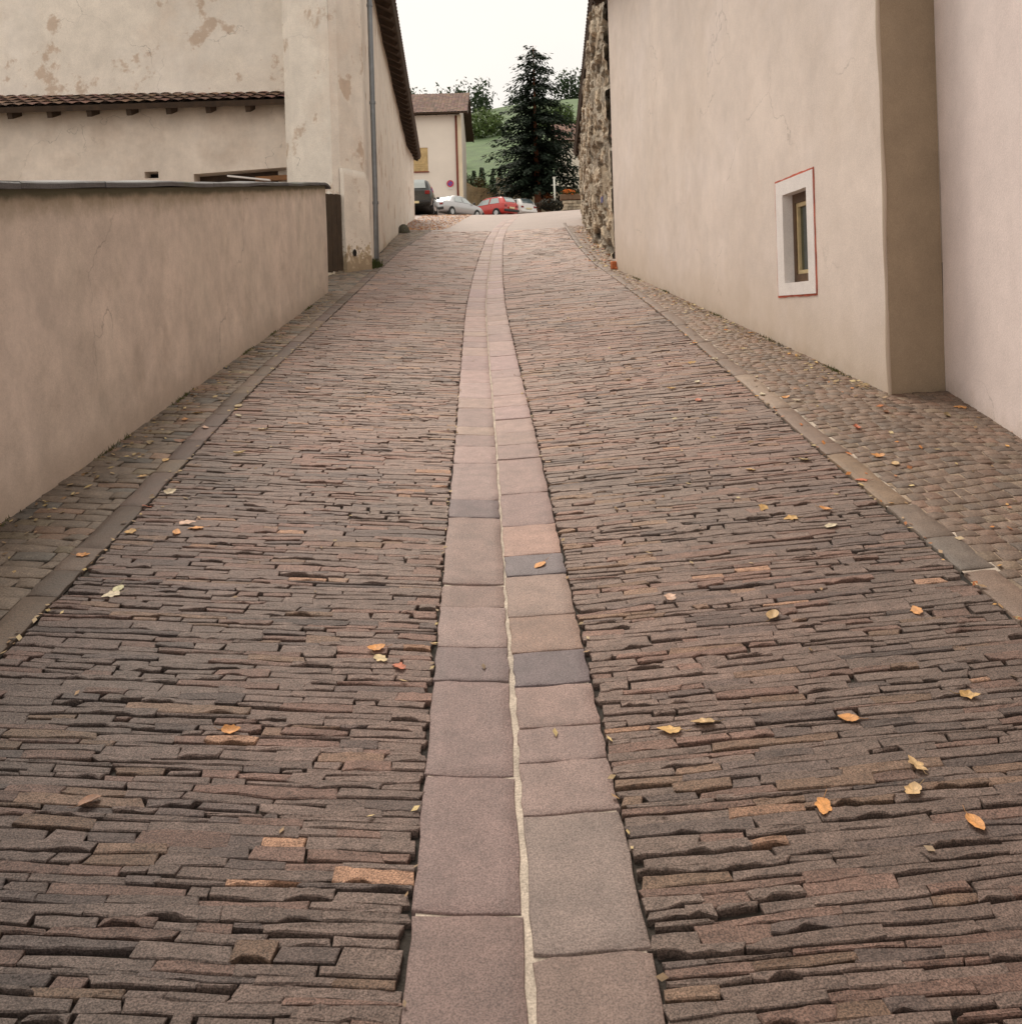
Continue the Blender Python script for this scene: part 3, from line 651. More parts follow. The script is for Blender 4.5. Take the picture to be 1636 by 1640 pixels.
# ------------------------------------------------------------------ house on the right
def house_right():
    P0 = np.array([1.745, 14.83]); P1 = np.array([2.46, 5.87]); L = np.linalg.norm(P1 - P0); T = (P1 - P0) / L; Nn = np.array([-T[1] * -1, T[0] * -1])
    Nn = np.array([T[1], -T[0]])           # toward the street (-X)
    if Nn[0] > 0: Nn = -Nn
    root = empty('plastered_house', (4.5, 10, G(2, 10))); inv = -np.array(root.location)
    EZ = 7.0
    W = lambda s, z, d=0.: np.array([P0[0] + T[0] * s + Nn[0] * d, P0[1] + T[1] * s + Nn[1] * d, z]) + inv
    b = MB()
    wt0, wt1, wz0, wz1 = 7.262, 7.752, 1.812, 2.553
    ss = np.unique(np.concatenate([np.linspace(0, L, 40), [wt0, wt1]])); 
    zsl = np.linspace(0, 1, 30)
    def gz(s): p = P0 + T * s; return G(p[0] , p[1]) - .12
    # grid with a hole: columns s, rows absolute z (the lowest row follows the street)
    zrows = np.unique(np.concatenate([np.linspace(2.75, EZ, 16), [wz1, wz0], np.linspace(1.85, 2.5, 4)]))
    def colz(s):
        g = gz(s); lo = np.linspace(g, 1, 2)
        return g
    for i in range(len(ss) - 1):
        s0, s1 = ss[i], ss[i + 1]; sm = (s0 + s1) / 2
        for j in range(-1, len(zrows) - 1):
            if j == -1:
                za0, za1 = gz(s0), gz(s1); zb = zrows[0]
                zb0, zb1 = max(zb, za0), max(zb, za1)
                if zb0 - za0 < 1e-4 and zb1 - za1 < 1e-4: continue
            else:
                za0 = max(zrows[j], gz(s0)); za1 = max(zrows[j], gz(s1)); zb0 = max(zrows[j + 1], gz(s0)); zb1 = max(zrows[j + 1], gz(s1))
                if zb0 - za0 < 1e-4 and zb1 - za1 < 1e-4: continue
                if wt0 - 1e-4 < sm < wt1 + 1e-4 and wz0 - 1e-4 < (zrows[j] + zrows[j + 1]) / 2 < wz1 + 1e-4: continue
            hh = [(z - gz(s)) / 5 for z, s in ((za0, s0), (za1, s1), (zb1, s1), (zb0, s0))]
            b.poly([W(s0, za0), W(s1, za1), W(s1, zb1), W(s0, zb0)], 0, h=hh)
    # reveals of the window opening (plaster, whitewashed)
    dep = -.15
    A = [(wt0, wz0), (wt1, wz0), (wt1, wz1), (wt0, wz1)]
    for (p, q) in zip(A, A[1:] + A[:1]):
        b.poly([W(p[0], p[1], .004), W(q[0], q[1], .004), W(q[0], q[1], dep), W(p[0], p[1], dep)], 2)
    # far gable end, step face, near wall, hidden sides
    bb = MB()
    tz = lambda x, y: EZ
    gb = lambda x, y: G(min(x, 3.5), y) - .15
    wall_grid(bb, [(8, 14.83), (P0[0], P0[1])], gb, tz, n=8, nh=6, wob=0.0)
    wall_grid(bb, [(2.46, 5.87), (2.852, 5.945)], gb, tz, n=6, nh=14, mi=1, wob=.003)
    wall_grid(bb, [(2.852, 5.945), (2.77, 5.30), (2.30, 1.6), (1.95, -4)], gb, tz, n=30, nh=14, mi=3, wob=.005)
    wall_grid(bb, [(1.95, -4), (8, -4.5), (8, 14.83)], gb, tz, n=8, nh=3, wob=0)
    for k in range(len(bb.v)): b.add(bb.v[k] + inv, [], 0, h=None)
    off = b.n - bb.n
    b.f.extend([tuple(i + off for i in f) for f in bb.f]); b.m.extend(bb.m)
    b.h = b.h[:-len(bb.h)] + bb.h
    zz = np.linspace(.7, EZ - .05, 60)
    b.tube([np.array([2.455 + .002 * math.sin(z * 3.1) + .003 * math.sin(z * 8.7), 5.880 + .003 * math.sin(z * 4.3), z]) + inv for z in zz], [.012 + .003 * math.sin(z * 6.1) for z in zz], n=10)
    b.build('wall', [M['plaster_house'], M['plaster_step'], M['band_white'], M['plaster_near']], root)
    # painted surround: raised white band, red line round it
    o0, o1, oz0, oz1 = 7.094, 7.898, 1.694, 2.690
    win = MB()
    def ring(m, a, c, th, mi=0, jit=.0016):   # a=(s0,s1,z0,z1) outer, c inner
        for (s0, s1, z0, z1) in ((a[0], c[0], a[2], a[3]), (c[1], a[1], a[2], a[3]), (c[0], c[1], a[2], c[2]), (c[0], c[1], c[3], a[3])):
            p = [(s0, z0), (s1, z0), (s1, z1), (s0, z1)]
            long_z = (z1 - z0) > (s1 - s0); nn = 26
            rows = []
            for i in range(nn + 1):
                f = i / nn; ja, jb = [jit * (math.sin(f * 9 + s0 * 40 + z0 * 9 + q * 2) + .7 * math.sin(f * 31 + q * 5 + z1 * 7)) for q in (0, 1)]
                if long_z: A_, B_ = (s0 + ja, z0 + (z1 - z0) * f), (s1 + jb, z0 + (z1 - z0) * f)
                else: A_, B_ = (s0 + (s1 - s0) * f, z0 + ja), (s0 + (s1 - s0) * f, z1 + jb)
                rows.append([W(*A_, -.003), W(*A_, th), W(*B_, th), W(*B_, -.003)])
            m.grid(np.array(rows), mi)
    ring(win, (o0 + .016, o1 - .016, oz0 + .016, oz1 - .016), (wt0, wt1, wz0, wz1), .009, jit=.0004)
    wobj = win.build('window_surround', M['band_white'], root)
    r2 = MB(); ring(r2, (o0, o1, oz0, oz1), (o0 + .016, o1 - .016, oz0 + .016, oz1 - .016), .005, jit=.0022); r2.build('red_outline', M['band_red'], wobj)
    fr = MB()
    def bar(m, s0, s1, z0, z1, d0, d1, mi=0):
        c8 = [W(s, z, d) for d in (d0, d1) for s, z in ((s0, z0), (s1, z0), (s1, z1), (s0, z1))]
        m.add(c8, [(0, 1, 2, 3), (7, 6, 5, 4), (0, 4, 5, 1), (1, 5, 6, 2), (2, 6, 7, 3), (3, 7, 4, 0)], mi)
    # lintel board, outer frame, casement
    D = -.078
    bar(fr, wt0, wt0 + .05, wz0, wz1, D, D - .06); bar(fr, wt1 - .06, wt1, wz0, wz1, D, D - .06)
    bar(fr, wt0 + .05, wt1 - .06, wz1 - .075, wz1, D, D - .06); bar(fr, wt0 + .05, wt1 - .06, wz0, wz0 + .07, D, D - .06)
    fo = fr.build('window_frame', M['frame_brown'], root)
    cs = MB(); a0, a1, b0, b1 = wt0 + .052, wt1 - .062, wz0 + .072, wz1 - .077
    bar(cs, a0, a0 + .024, b0, b1, D - .012, D - .05); bar(cs, a1 - .035, a1, b0, b1, D - .012, D - .05); bar(cs, a0 + .035, a1 - .035, b1 - .035, b1, D - .012, D - .05); bar(cs, a0 + .035, a1 - .035, b0, b0 + .03, D - .008, D - .05)
    cs.build('casement', M['bead'], fo)
    gl = MB(); gl.poly([W(a0 + .03, b0 + .025, D - .035), W(a1 - .03, b0 + .025, D - .035), W(a1 - .03, b1 - .03, D - .035), W(a0 + .03, b1 - .03, D - .035)]); gl.build('pane', M['glass_green'], fo)
    dk = MB(); dk.poly([W(wt0, wz0, dep), W(wt1, wz0, dep), W(wt1, wz1, dep), W(wt0, wz1, dep)]); dk.build('window_back', M['dark'], fo)
    # roof
    roof_slab(root, inv, (1.45, 15.3, EZ + .02), (1.45, -4.5, EZ + .02), (4.0, 0), 2.1)
    tag(root, 'tall pale plastered house on the right with one small red-outlined window', 'house')
house_right()

# ------------------------------------------------------------------ rubble stone building beyond it
def stone_building():
    root = empty('stone_barn', (5, 27, G(3, 27))); inv = -np.array(root.location)
    pts = np.array([(2.00, 16.6), (2.03, 17.4), (2.13, 20.85), (2.42, 26.1), (3.16, 37.5)])
    seg = np.linalg.norm(np.diff(pts, axis=0), axis=1); cum = np.concatenate([[0], np.cumsum(seg)])
    EZ = 8.4
    # stones as jittered cells
    b = MB()
    nt, nz = 230, 90
    cells = rng.random((900, 2)) * [cum[-1], 7.2]
    t = np.linspace(0, cum[-1], nt); x = np.interp(t, cum, pts[:, 0]); y = np.interp(t, cum, pts[:, 1])
    P = np.zeros((nt, nz, 3)); C = np.zeros((nt, nz, 3)); 
    cc = rng.random((900, 3)); pro = rng.random(900)
    for i in range(nt):
        g = G(x[i], y[i]) - .2; z = np.linspace(g, EZ, nz)
        hh = z - g
        d = ((cells[None, :, 0] - t[i]) * .55) ** 2 + ((cells[None, :, 1] - hh[:, None]) * 1.9) ** 2
        o = np.argsort(d, 1)[:, :2]; d1 = np.sqrt(np.take_along_axis(d, o, 1)); m = d1[:, 1] - d1[:, 0]; id_ = o[:, 0]
        out = np.clip(m / .06, 0, 1) ** .6 * (.06 + .11 * pro[id_]) + rng.normal(0, .006, nz)
        k = np.clip(m / .05, 0, 1)[:, None]
        tone = (.24 + .36 * cc[id_, :1] ** 1.1)
        cs = tone * np.stack([np.ones(nz), .86 - .06 * cc[id_, 1], .68 - .12 * cc[id_, 1]], 1)
        mort = np.array([.13, .108, .082]); deep = (cc[id_, 2:] < .07) & (t[i] > 2.2)
        C[i] = np.where(deep, .04, k * cs + (1 - k) * mort)
        P[i, :, 0] = x[i] - out * np.where(deep[:, 0], -.3, 1); P[i, :, 1] = y[i]; P[i, :, 2] = z
    b.grid(P + inv, 0, C.reshape(-1, 3))
    bb = MB(); wall_grid(bb, [(3.16, 37.5), (9, 37.8), (9, 16.6), (2.0, 16.6)], lambda x, y: G(min(x, 4), y) - .2, lambda x, y: EZ, n=14, nh=3, wob=0)
    b.add(bb.v[0] + inv, bb.f, 0, (.3, .25, .19))
    b.build('wall', M['rubble'], root)
    roof_slab(root, inv, (1.75, 16.4, EZ), (2.85, 38, EZ), (4.3, -.2), 2.4, col=(.17, .12, .09))
    tag(root, 'rubble stone building beyond the plastered house on the right', 'building')
    p = empty('wall_plaque', (1.86, 17.75, 3.85), R(-90 + 4))
    b = MB(); b.box((0, 0, 0), (.19, .015, .12), bevel=.004); b.build('plate', M['blue_enamel'], p)
    tag(p, 'small blue plaque on the rubble wall next to the plastered house corner', 'plaque')
stone_building()

# ------------------------------------------------------------------ white house and outbuilding on the left
def house_left():
    root = empty('white_house', (-6, 25, G(-4, 25))); inv = -np.array(root.location)
    EZ = 8.9
    gb = lambda x, y: G(max(x, -4.5), y) - .15
    b = MB()
    wall_grid(b, [(-4.15, 40.2), (-4.16, 37.85), (-3.6, 29.9), (-2.86, 19.9), (-2.56, 16.75), (-2.55, 16.2), (-2.86, 15.5), (-2.98, 15.4)][::1], gb, lambda x, y: EZ, n=150, nh=40, wob=.007)
    # bulging foot at the far corner
    wall_grid(b, [(-2.98, 15.4), (-3.80, 16.0), (-3.95, 16.2)], gb, lambda x, y: EZ, n=8, nh=20, wob=.004)
    wall_grid(b, [(-3.95, 16.2), (-3.97, 17.2), (-12, 18), (-12, 40.2), (-4.15, 40.2)], gb, lambda x, y: EZ, n=14, nh=4, wob=0)
    b.v = [v + inv for v in b.v]
    b.build('wall', M['plaster_white'], root, smooth=False)
    # plaster pier beside the gate, peeling at its foot, rounded upper corner
    b = MB()
    A = np.array([-2.84, 15.46]); B = np.array([-2.51, 16.12]); d = (B - A) / np.linalg.norm(B - A); n = np.array([d[1], -d[0]])
    Lp = np.linalg.norm(B - A); n_u = 12; prof_ = []
    for i in range(n_u + 1):
        s = Lp * i / n_u; top = 4.24 - (.20 * max(0, (s - Lp * .78) / (Lp * .22)) ** 2.2)
        p = A + d * s; g = G(*p) - .1
        bulge = .045
        prof_.append([(*(p + n * (bulge + .03 * (1 - f) ** 3 + .008 * math.sin(s * 7 + f * 9))), g + (top - g) * f) for f in np.linspace(0, 1, 16)] + [(*(p - n * .02), top)])
    H = [[f for f in np.linspace(0, 1, 16)] + [1] for _ in range(n_u + 1)]
    b.grid(np.array(prof_) + inv, 0, h=H)
    for k, sg in ((0, 1), (n_u, -1)):
        col = prof_[k]; bk = [(*(np.array(q[:2]) - n * .08), q[2]) for q in col]
        b.grid(np.array([bk, col] if sg > 0 else [col, bk]) + inv, 0, h=[H[0], H[0]])
    pier = b.build('pier', M['pier'], root, smooth=True)
    b = MB(); c = A + d * .22 + n * .078; a = np.linspace(0, 2 * np.pi, 13)[:-1]
    for rr, dd, mi in ((.055, .0, 0),):
        b.poly([(*(c + d * rr * math.cos(t)), 2.80 + rr * 1.15 * math.sin(t)) + inv for t in a] if False else [np.array([c[0] + d[0] * rr * math.cos(t), c[1] + d[1] * rr * math.cos(t), 2.79 + rr * 1.15 * math.sin(t)]) + inv for t in a])
    b.build('drain_hole', M['dark'], pier)
    # rain pipe
    b = MB(); x, y = -2.435, 16.62
    b.tube(np.array([(x - .12, y, EZ - .1), (x - .02, y, EZ - .4), (x, y, EZ - .6), (x, y, 4.0), (x - .01, y, 2.75), (x - .03, y, G(x, y) + .02)]) + inv, .048, n=12)
    pp = b.build('rain_pipe', M['zinc'], root, smooth=True)
    for z in (3.75, 5.6, 7.4):
        b = MB(); b.tube(np.array([(x, y, z), (x, y, z + .05)]) + inv, .058, n=12); b.build('pipe_bracket', M['zinc'], pp)
    roof_slab(root, inv, (-2.05, 15.0, EZ), (-3.85, 40.6, EZ), (-4.6, -.3), 2.4, col=(.20, .125, .095))
    tag(root, 'tall old white plastered house on the left with a grey rain pipe', 'house')

    # outbuilding behind the garden wall
    root = empty('outbuilding', (-8, 17, G(-4, 17))); inv = -np.array(root.location)
    Y = 16.9; b = MB(); zb = 2.3; zt = 5.75
    def q(pts, mi=0): b.poly([np.array([x, Y, z]) + inv for x, z in pts], mi)
    # openings: small hatch and long sloping loft opening
    hx0, hx1, hz0, hz1 = -6.79, -6.53, 4.40, 4.525
    lx0, lx1 = -5.87, -3.6
    lz = lambda x: 4.455 + (x - lx0) * .045
    lzb = 4.20
    q([(-16, zb), (hx0, zb), (hx0, zt), (-16, zt)]); q([(hx0, zb), (hx1, zb), (hx1, hz0), (hx0, hz0)]); q([(hx0, hz1), (hx1, hz1), (hx1, zt), (hx0, zt)])
    q([(hx1, zb), (lx0, zb), (lx0, zt), (hx1, zt)]); q([(lx0, zb), (lx1, zb), (lx1, lzb), (lx0, lzb)]); q([(lx0, lz(lx0)), (lx1, lz(lx1)), (lx1, zt), (lx0, zt)])
    for (x0, x1, z0a, z0b, z1a, z1b) in ((hx0, hx1, hz0, hz0, hz1, hz1), (lx0, lx1, lzb, lzb, lz(lx0), lz(lx1))):
        c = [(x0, z0a), (x1, z0b), (x1, z1b), (x0, z1a)]
        for p, r in zip(c, c[1:] + c[:1]): b.poly([np.array([p[0], Y, p[1]]) + inv, np.array([r[0], Y, r[1]]) + inv, np.array([r[0], Y + .35, r[1]]) + inv, np.array([p[0], Y + .35, p[1]]) + inv], 0)
    b.poly([np.array(p) + inv for p in [(-16, Y, zb), (-16, Y, zt), (-16, Y + 6, zt), (-16, Y + 6, zb)]])
    b.build('wall', M['outb'], root)
    b = MB(); b.poly([np.array(p) + inv for p in [(hx0, Y + .3, hz0), (hx1, Y + .3, hz0), (hx1, Y + .3, hz1), (hx0, Y + .3, hz1)]]); b.build('hatch', M['dark'], root)
    b = MB(); b.poly([np.array(p) + inv for p in [(lx0, Y + .34, lzb), (lx1, Y + .34, lzb), (lx1, Y + .34, lz(lx1)), (lx0, Y + .34, lz(lx0))]])
    lo = b.build('loft_opening', M['wood'], root)
    b = MB()
    b.add(np.array([(x, y, z + dz_) for y in (Y + .10, Y + .22) for x, z in ((-4.75, 4.30), (-3.6, 4.33)) for dz_ in (0, .09)]) + inv, [(0, 1, 3, 2), (4, 6, 7, 5), (0, 2, 6, 4), (1, 5, 7, 3), (0, 4, 5, 1), (2, 3, 7, 6)])
    b.build('beam', M['wood_warm'], lo)
    b = MB()
    b.add(np.array([(x, y, z + dz_) for y in (Y + .02, Y + .10) for x, z in ((-5.25, 4.395), (-4.45, 4.29)) for dz_ in (0, .03)]) + inv, [(0, 1, 3, 2), (4, 6, 7, 5), (0, 2, 6, 4), (1, 5, 7, 3), (0, 4, 5, 1), (2, 3, 7, 6)])
    b.build('rail', M['band_white'], lo)
    roof_slab(root, inv, (-16.4, Y - .45, zt - .05), (-3.99, Y - .45, zt - .05), (0, 3.2), 1.25, col=(.21, .125, .09))
    tag(root, 'low plastered outbuilding with a dark loft opening behind the garden wall', 'building')

    # gate
    root = empty('wooden_gate', (-3.1, 14.7, G(-3.1, 14.7))); inv = -np.array(root.location)
    A = np.array([-3.02, 14.93]); 
    A = np.array([-3.62, 13.55]); B = np.array([-2.875, 15.45]); d = (B - A) / np.linalg.norm(B - A); L = np.linalg.norm(B - A)
    b = MB(); nb = 13
    for i in range(nb):
        s0, s1 = L * i / nb, L * (i + .96) / nb; p0, p1 = A + d * s0, A + d * s1; n = np.array([d[1], -d[0]]) * .03
        z0 = max(G(*p0), G(*p1)) + .03; z1 = 3.735 + .055 * ((p0[1] - 14.9) / .55)
        V = [(*(p + k), z) for k in (0 * n, n) for z in (z0, z1) for p in (p0, p1)]
        b.add(np.array(V) + inv, [(0, 1, 3, 2), (4, 6, 7, 5), (0, 4, 5, 1), (2, 3, 7, 6), (0, 2, 6, 4), (1, 5, 7, 3)])
    b.build('board_panel', M['gate'], root)
    b = MB()
    for f in (.2, .8):
        p0, p1 = A + d * .03, B - d * .03; n = np.array([d[1], -d[0]]) * -.03
        z0, z1 = G(*p0) + 1.3 * f, G(*p1) + 1.3 * f
        b.add(np.array([(*(p + k), z + h) for k in (n * .02, n) for h in (0, .1) for p, z in ((p0, z0), (p1, z1))]) + inv, [(0, 1, 3, 2), (4, 6, 7, 5), (0, 4, 5, 1), (2, 3, 7, 6), (0, 2, 6, 4), (1, 5, 7, 3)])
    b.build('rail', M['gate'], root)
    tag(root, 'dark brown board gate between the garden wall and the white house', 'gate')

    # guard stone at the far foot of the white house
    b = MB(); 
    th = np.linspace(0, 2 * np.pi, 13); ring = []
    for f, r in ((-.05, .20), (.05, .20), (.15, .17), (.24, .12), (.28, .05), (.285, .0)):
        ring.append([(r * math.cos(t) * (1 + .12 * math.sin(3 * t)), r * math.sin(t) * 1.1, f) for t in th])
    b.grid(np.array(ring).transpose(1, 0, 2), 0, (.10, .095, .07))
    o = b.build('guard_stone', M['rubble'], smooth=True); o.location = (-3.42, 29.4, G(-3.42, 29.4))
    tag(o, 'small dark guard stone at the foot of the white house wall', 'guard stone')
house_left()

# ------------------------------------------------------------------ foliage helpers
def leaf_cloud(b, c, r, n, size, col, flat=.5, shell=.55, jit=.35, droop=0):
    c = np.array(c, float); r = np.array(r, float)
    u = rng.normal(size=(n, 3)); u /= np.linalg.norm(u, axis=1)[:, None]
    rad = (shell + (1 - shell) * rng.random(n)) ** .8
    lump = 1 + .18 * np.sin(u[:, 0] * 5 + c[0]) * np.sin(u[:, 2] * 6 + c[1]) + .1 * np.sin(u[:, 1] * 9)
    P = c + u * r * (rad * lump)[:, None]
    for i in range(n):
        a = rng.normal(size=3); a /= np.linalg.norm(a); d = np.cross(a, u[i]); d /= np.linalg.norm(d) + 1e-9
        s = size * random.uniform(.6, 1.4)
        a = a * s; d = d * s * flat
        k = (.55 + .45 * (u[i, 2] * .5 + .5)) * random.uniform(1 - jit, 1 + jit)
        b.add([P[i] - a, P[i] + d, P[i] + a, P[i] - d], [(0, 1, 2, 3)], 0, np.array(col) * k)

def conifer(loc, H, Rm, z0, name, label, cat='tree'):
    root = empty(name, loc); b = MB()
    b.tube([(0, 0, -.3), (.02, 0, H * .2), (-.03, .02, H * .5), (0, 0, H)], [.30, .25, .14, .02], n=10)
    b.build('trunk', M['bark'], root, smooth=True)
    b = MB(); z = z0; k = 0
    while z < H - .2:
        f = (z - z0) / (H - z0); rr = Rm * (1 - f) ** .55 * (.8 + .2 * math.sin(k * 2.1)) 
        nb = max(4, int(9 * (1 - f) + 4))
        for j in range(nb):
            a = j * 2 * math.pi / nb + k * .7 + random.uniform(-.2, .2); Lb = rr * random.uniform(.75, 1.12)
            for t in np.linspace(.12, 1, max(3, int(Lb / .18))):
                dr = -.50 * (t ** 1.5) * Lb * .5 + .12 * t + .25 * math.sin(j * 5.3 + k)
                p = np.array([math.cos(a) * Lb * t, math.sin(a) * Lb * t, z + dr])
                w = .42 * (1 - .5 * t)
                for q in range(6):
                    o = rng.normal(0, 1, 3) * np.array([.16, .16, .11])
                    ang = a + random.uniform(-1.1, 1.1); ll = random.uniform(.2, .45)
                    d = np.array([math.cos(ang) * ll, math.sin(ang) * ll, -random.uniform(.06, .26)]); s = np.array([-math.sin(ang), math.cos(ang), random.uniform(-.3, .3)]) * random.uniform(.04, .085)
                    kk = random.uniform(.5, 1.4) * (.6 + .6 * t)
                    pp = p + o
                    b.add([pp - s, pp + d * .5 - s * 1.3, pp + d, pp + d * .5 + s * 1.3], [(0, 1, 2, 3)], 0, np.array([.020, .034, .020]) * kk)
        z += .34; k += 1
    b.build('crown', M['leafs'], root)
    tag(root, label, cat); return root
conifer((2.35, 70, G(2.35, 70)), 13.5, 4.7, 2.35, 'conifer_tree', 'big dark conifer with a reddish trunk behind the parked cars')

def shrub(name, loc, r, n, size, col, label, cat='shrub', group=None, stem=True, kind=None):
    root = empty(name, loc); b = MB()
    leaf_cloud(b, (0, 0, r[2] * .95), r, n, size, col)
    b.build('foliage', M['leafs'], root)
    if stem:
        b = MB()
        for k in range(3): b.tube([(0, 0, -.25), (random.uniform(-.2, .2) * r[0], random.uniform(-.2, .2) * r[1], r[2] * .6), (random.uniform(-.5, .5) * r[0], random.uniform(-.5, .5) * r[1], r[2] * 1.4)], [.05, .04, .015], n=6)
        b.build('stem', M['bark'], root)
    tag(root, label, cat, group); return root

# ------------------------------------------------------------------ background square
def back_house():
    root = empty('back_house', (-6, 66, G(-6, 66))); inv = -np.array(root.location)
    EZ = 16.1; b = MB(); Y = 64; XR = -3.23
    wx0, wx1, wz0, wz1 = -8.05, -5.56, 12.11, 13.8
    gz = 7.9
    def q(pts, mi=0): b.poly([np.array([x, Y, z]) + inv for x, z in pts], mi)
    q([(-16, gz), (wx0, gz), (wx0, EZ), (-16, EZ)]); q([(wx1, gz), (XR, gz), (XR, EZ), (wx1, EZ)]); q([(wx0, gz), (wx1, gz), (wx1, wz0), (wx0, wz0)]); q([(wx0, wz1), (wx1, wz1), (wx1, EZ), (wx0, EZ)])
    b.poly([np.array(p) + inv for p in [(XR, Y, gz), (XR, Y + 9, gz), (XR, Y + 9, EZ), (XR, Y, EZ)]], 0)
    b.poly([np.array(p) + inv for p in [(-16, Y, gz), (-16, Y, EZ), (-16, Y + 9, EZ), (-16, Y + 9, gz)]], 0)
    for p, r in zip([(wx0, wz0), (wx1, wz0), (wx1, wz1), (wx0, wz1)], [(wx1, wz0), (wx1, wz1), (wx0, wz1), (wx0, wz0)]):
        b.poly([np.array([p[0], Y, p[1]]) + inv, np.array([r[0], Y, r[1]]) + inv, np.array([r[0], Y + .2, r[1]]) + inv, np.array([p[0], Y + .2, p[1]]) + inv])
    b.build('wall', M['back_white'], root)
    b = MB(); b.box(np.array([XR - .04, Y - .035, (gz + EZ) / 2]) + inv, (.28, .07, EZ - gz - .1)); b.build('quoin', M['cream'], root)
    b = MB(); b.tube(np.array([(XR - .26, Y - .08, EZ - .1), (XR - .26, Y - .08, 8.2)]) + inv, .075, n=10); b.build('rain_pipe', M['brown_pipe'], root, smooth=True)
    b = MB()
    b.box(np.array([(wx0 + wx1) / 2, Y + .08, (wz0 + wz1) / 2]) + inv, (wx1 - wx0, .05, wz1 - wz0))
    for i in range(9): b.box(np.array([(wx0 + wx1) / 2, Y + .045, wz0 + .12 + i * .15]) + inv, (wx1 - wx0 - .1, .03, .09))
    s = b.build('shutter', M['tan_shutter'], root)
    b = MB(); b.box(np.array([(wx0 + wx1) / 2, Y - .05, wz0 - .045]) + inv, (wx1 - wx0 + .12, .16, .08), bevel=.01); b.build('sill', M['brown_pipe'], root)
    roof_slab(root, inv, (-16.5, Y - .8, EZ), (XR + .6, Y - .8, EZ), (0, 5.3), 2.6, col=(.20, .12, .09))
    roof_slab(root, inv, (XR + .6, Y + 9.8, EZ), (-16.5, Y + 9.8, EZ), (0, -5.3), 2.6, col=(.20, .12, .09))
    b = MB(); b.poly([np.array(p) + inv for p in [(XR, Y, EZ), (XR, Y + 9, EZ), (XR, Y + 4.5, EZ + 2.2)]]); b.build('gable', M['back_white'], root)
    tag(root, 'white house behind the dark car with a tan shutter and brown sill', 'house')
    # no-parking sign on it
    root = empty('no_parking_sign', (-4.03, 63.955, 11.18)); a = np.linspace(0, 2 * np.pi, 25)
    def disc(m, r0, r1, y):
        m.grid(np.array([[(r * math.cos(t), y, r * math.sin(t)) for t in a] for r in (r0, r1)]))
    b = MB(); disc(b, .155, .25, -.02); b.box((0, -.021, 0), (.30, .004, .05), M=Matrix.Rotation(R(45), 3, 'Y')); b.build('red_ring', M['sign_red'], root)
    b = MB(); disc(b, 0.001, .16, -.016); b.build('blue_disc', M['sign_blue'], root)
    b = MB(); disc(b, .245, .268, -.018); b.tube([(0, .0, 0), (0, .04, 0)], .06); b.build('rim', M['sign_white'], root)
    b = MB(); b.box((0, -.01, -.35), (.34, .012, .14), bevel=.004); b.build('plate', M['sign_white'], root)
    tag(root, 'round no-parking sign on the white house wall above the silver car', 'sign')
back_house()

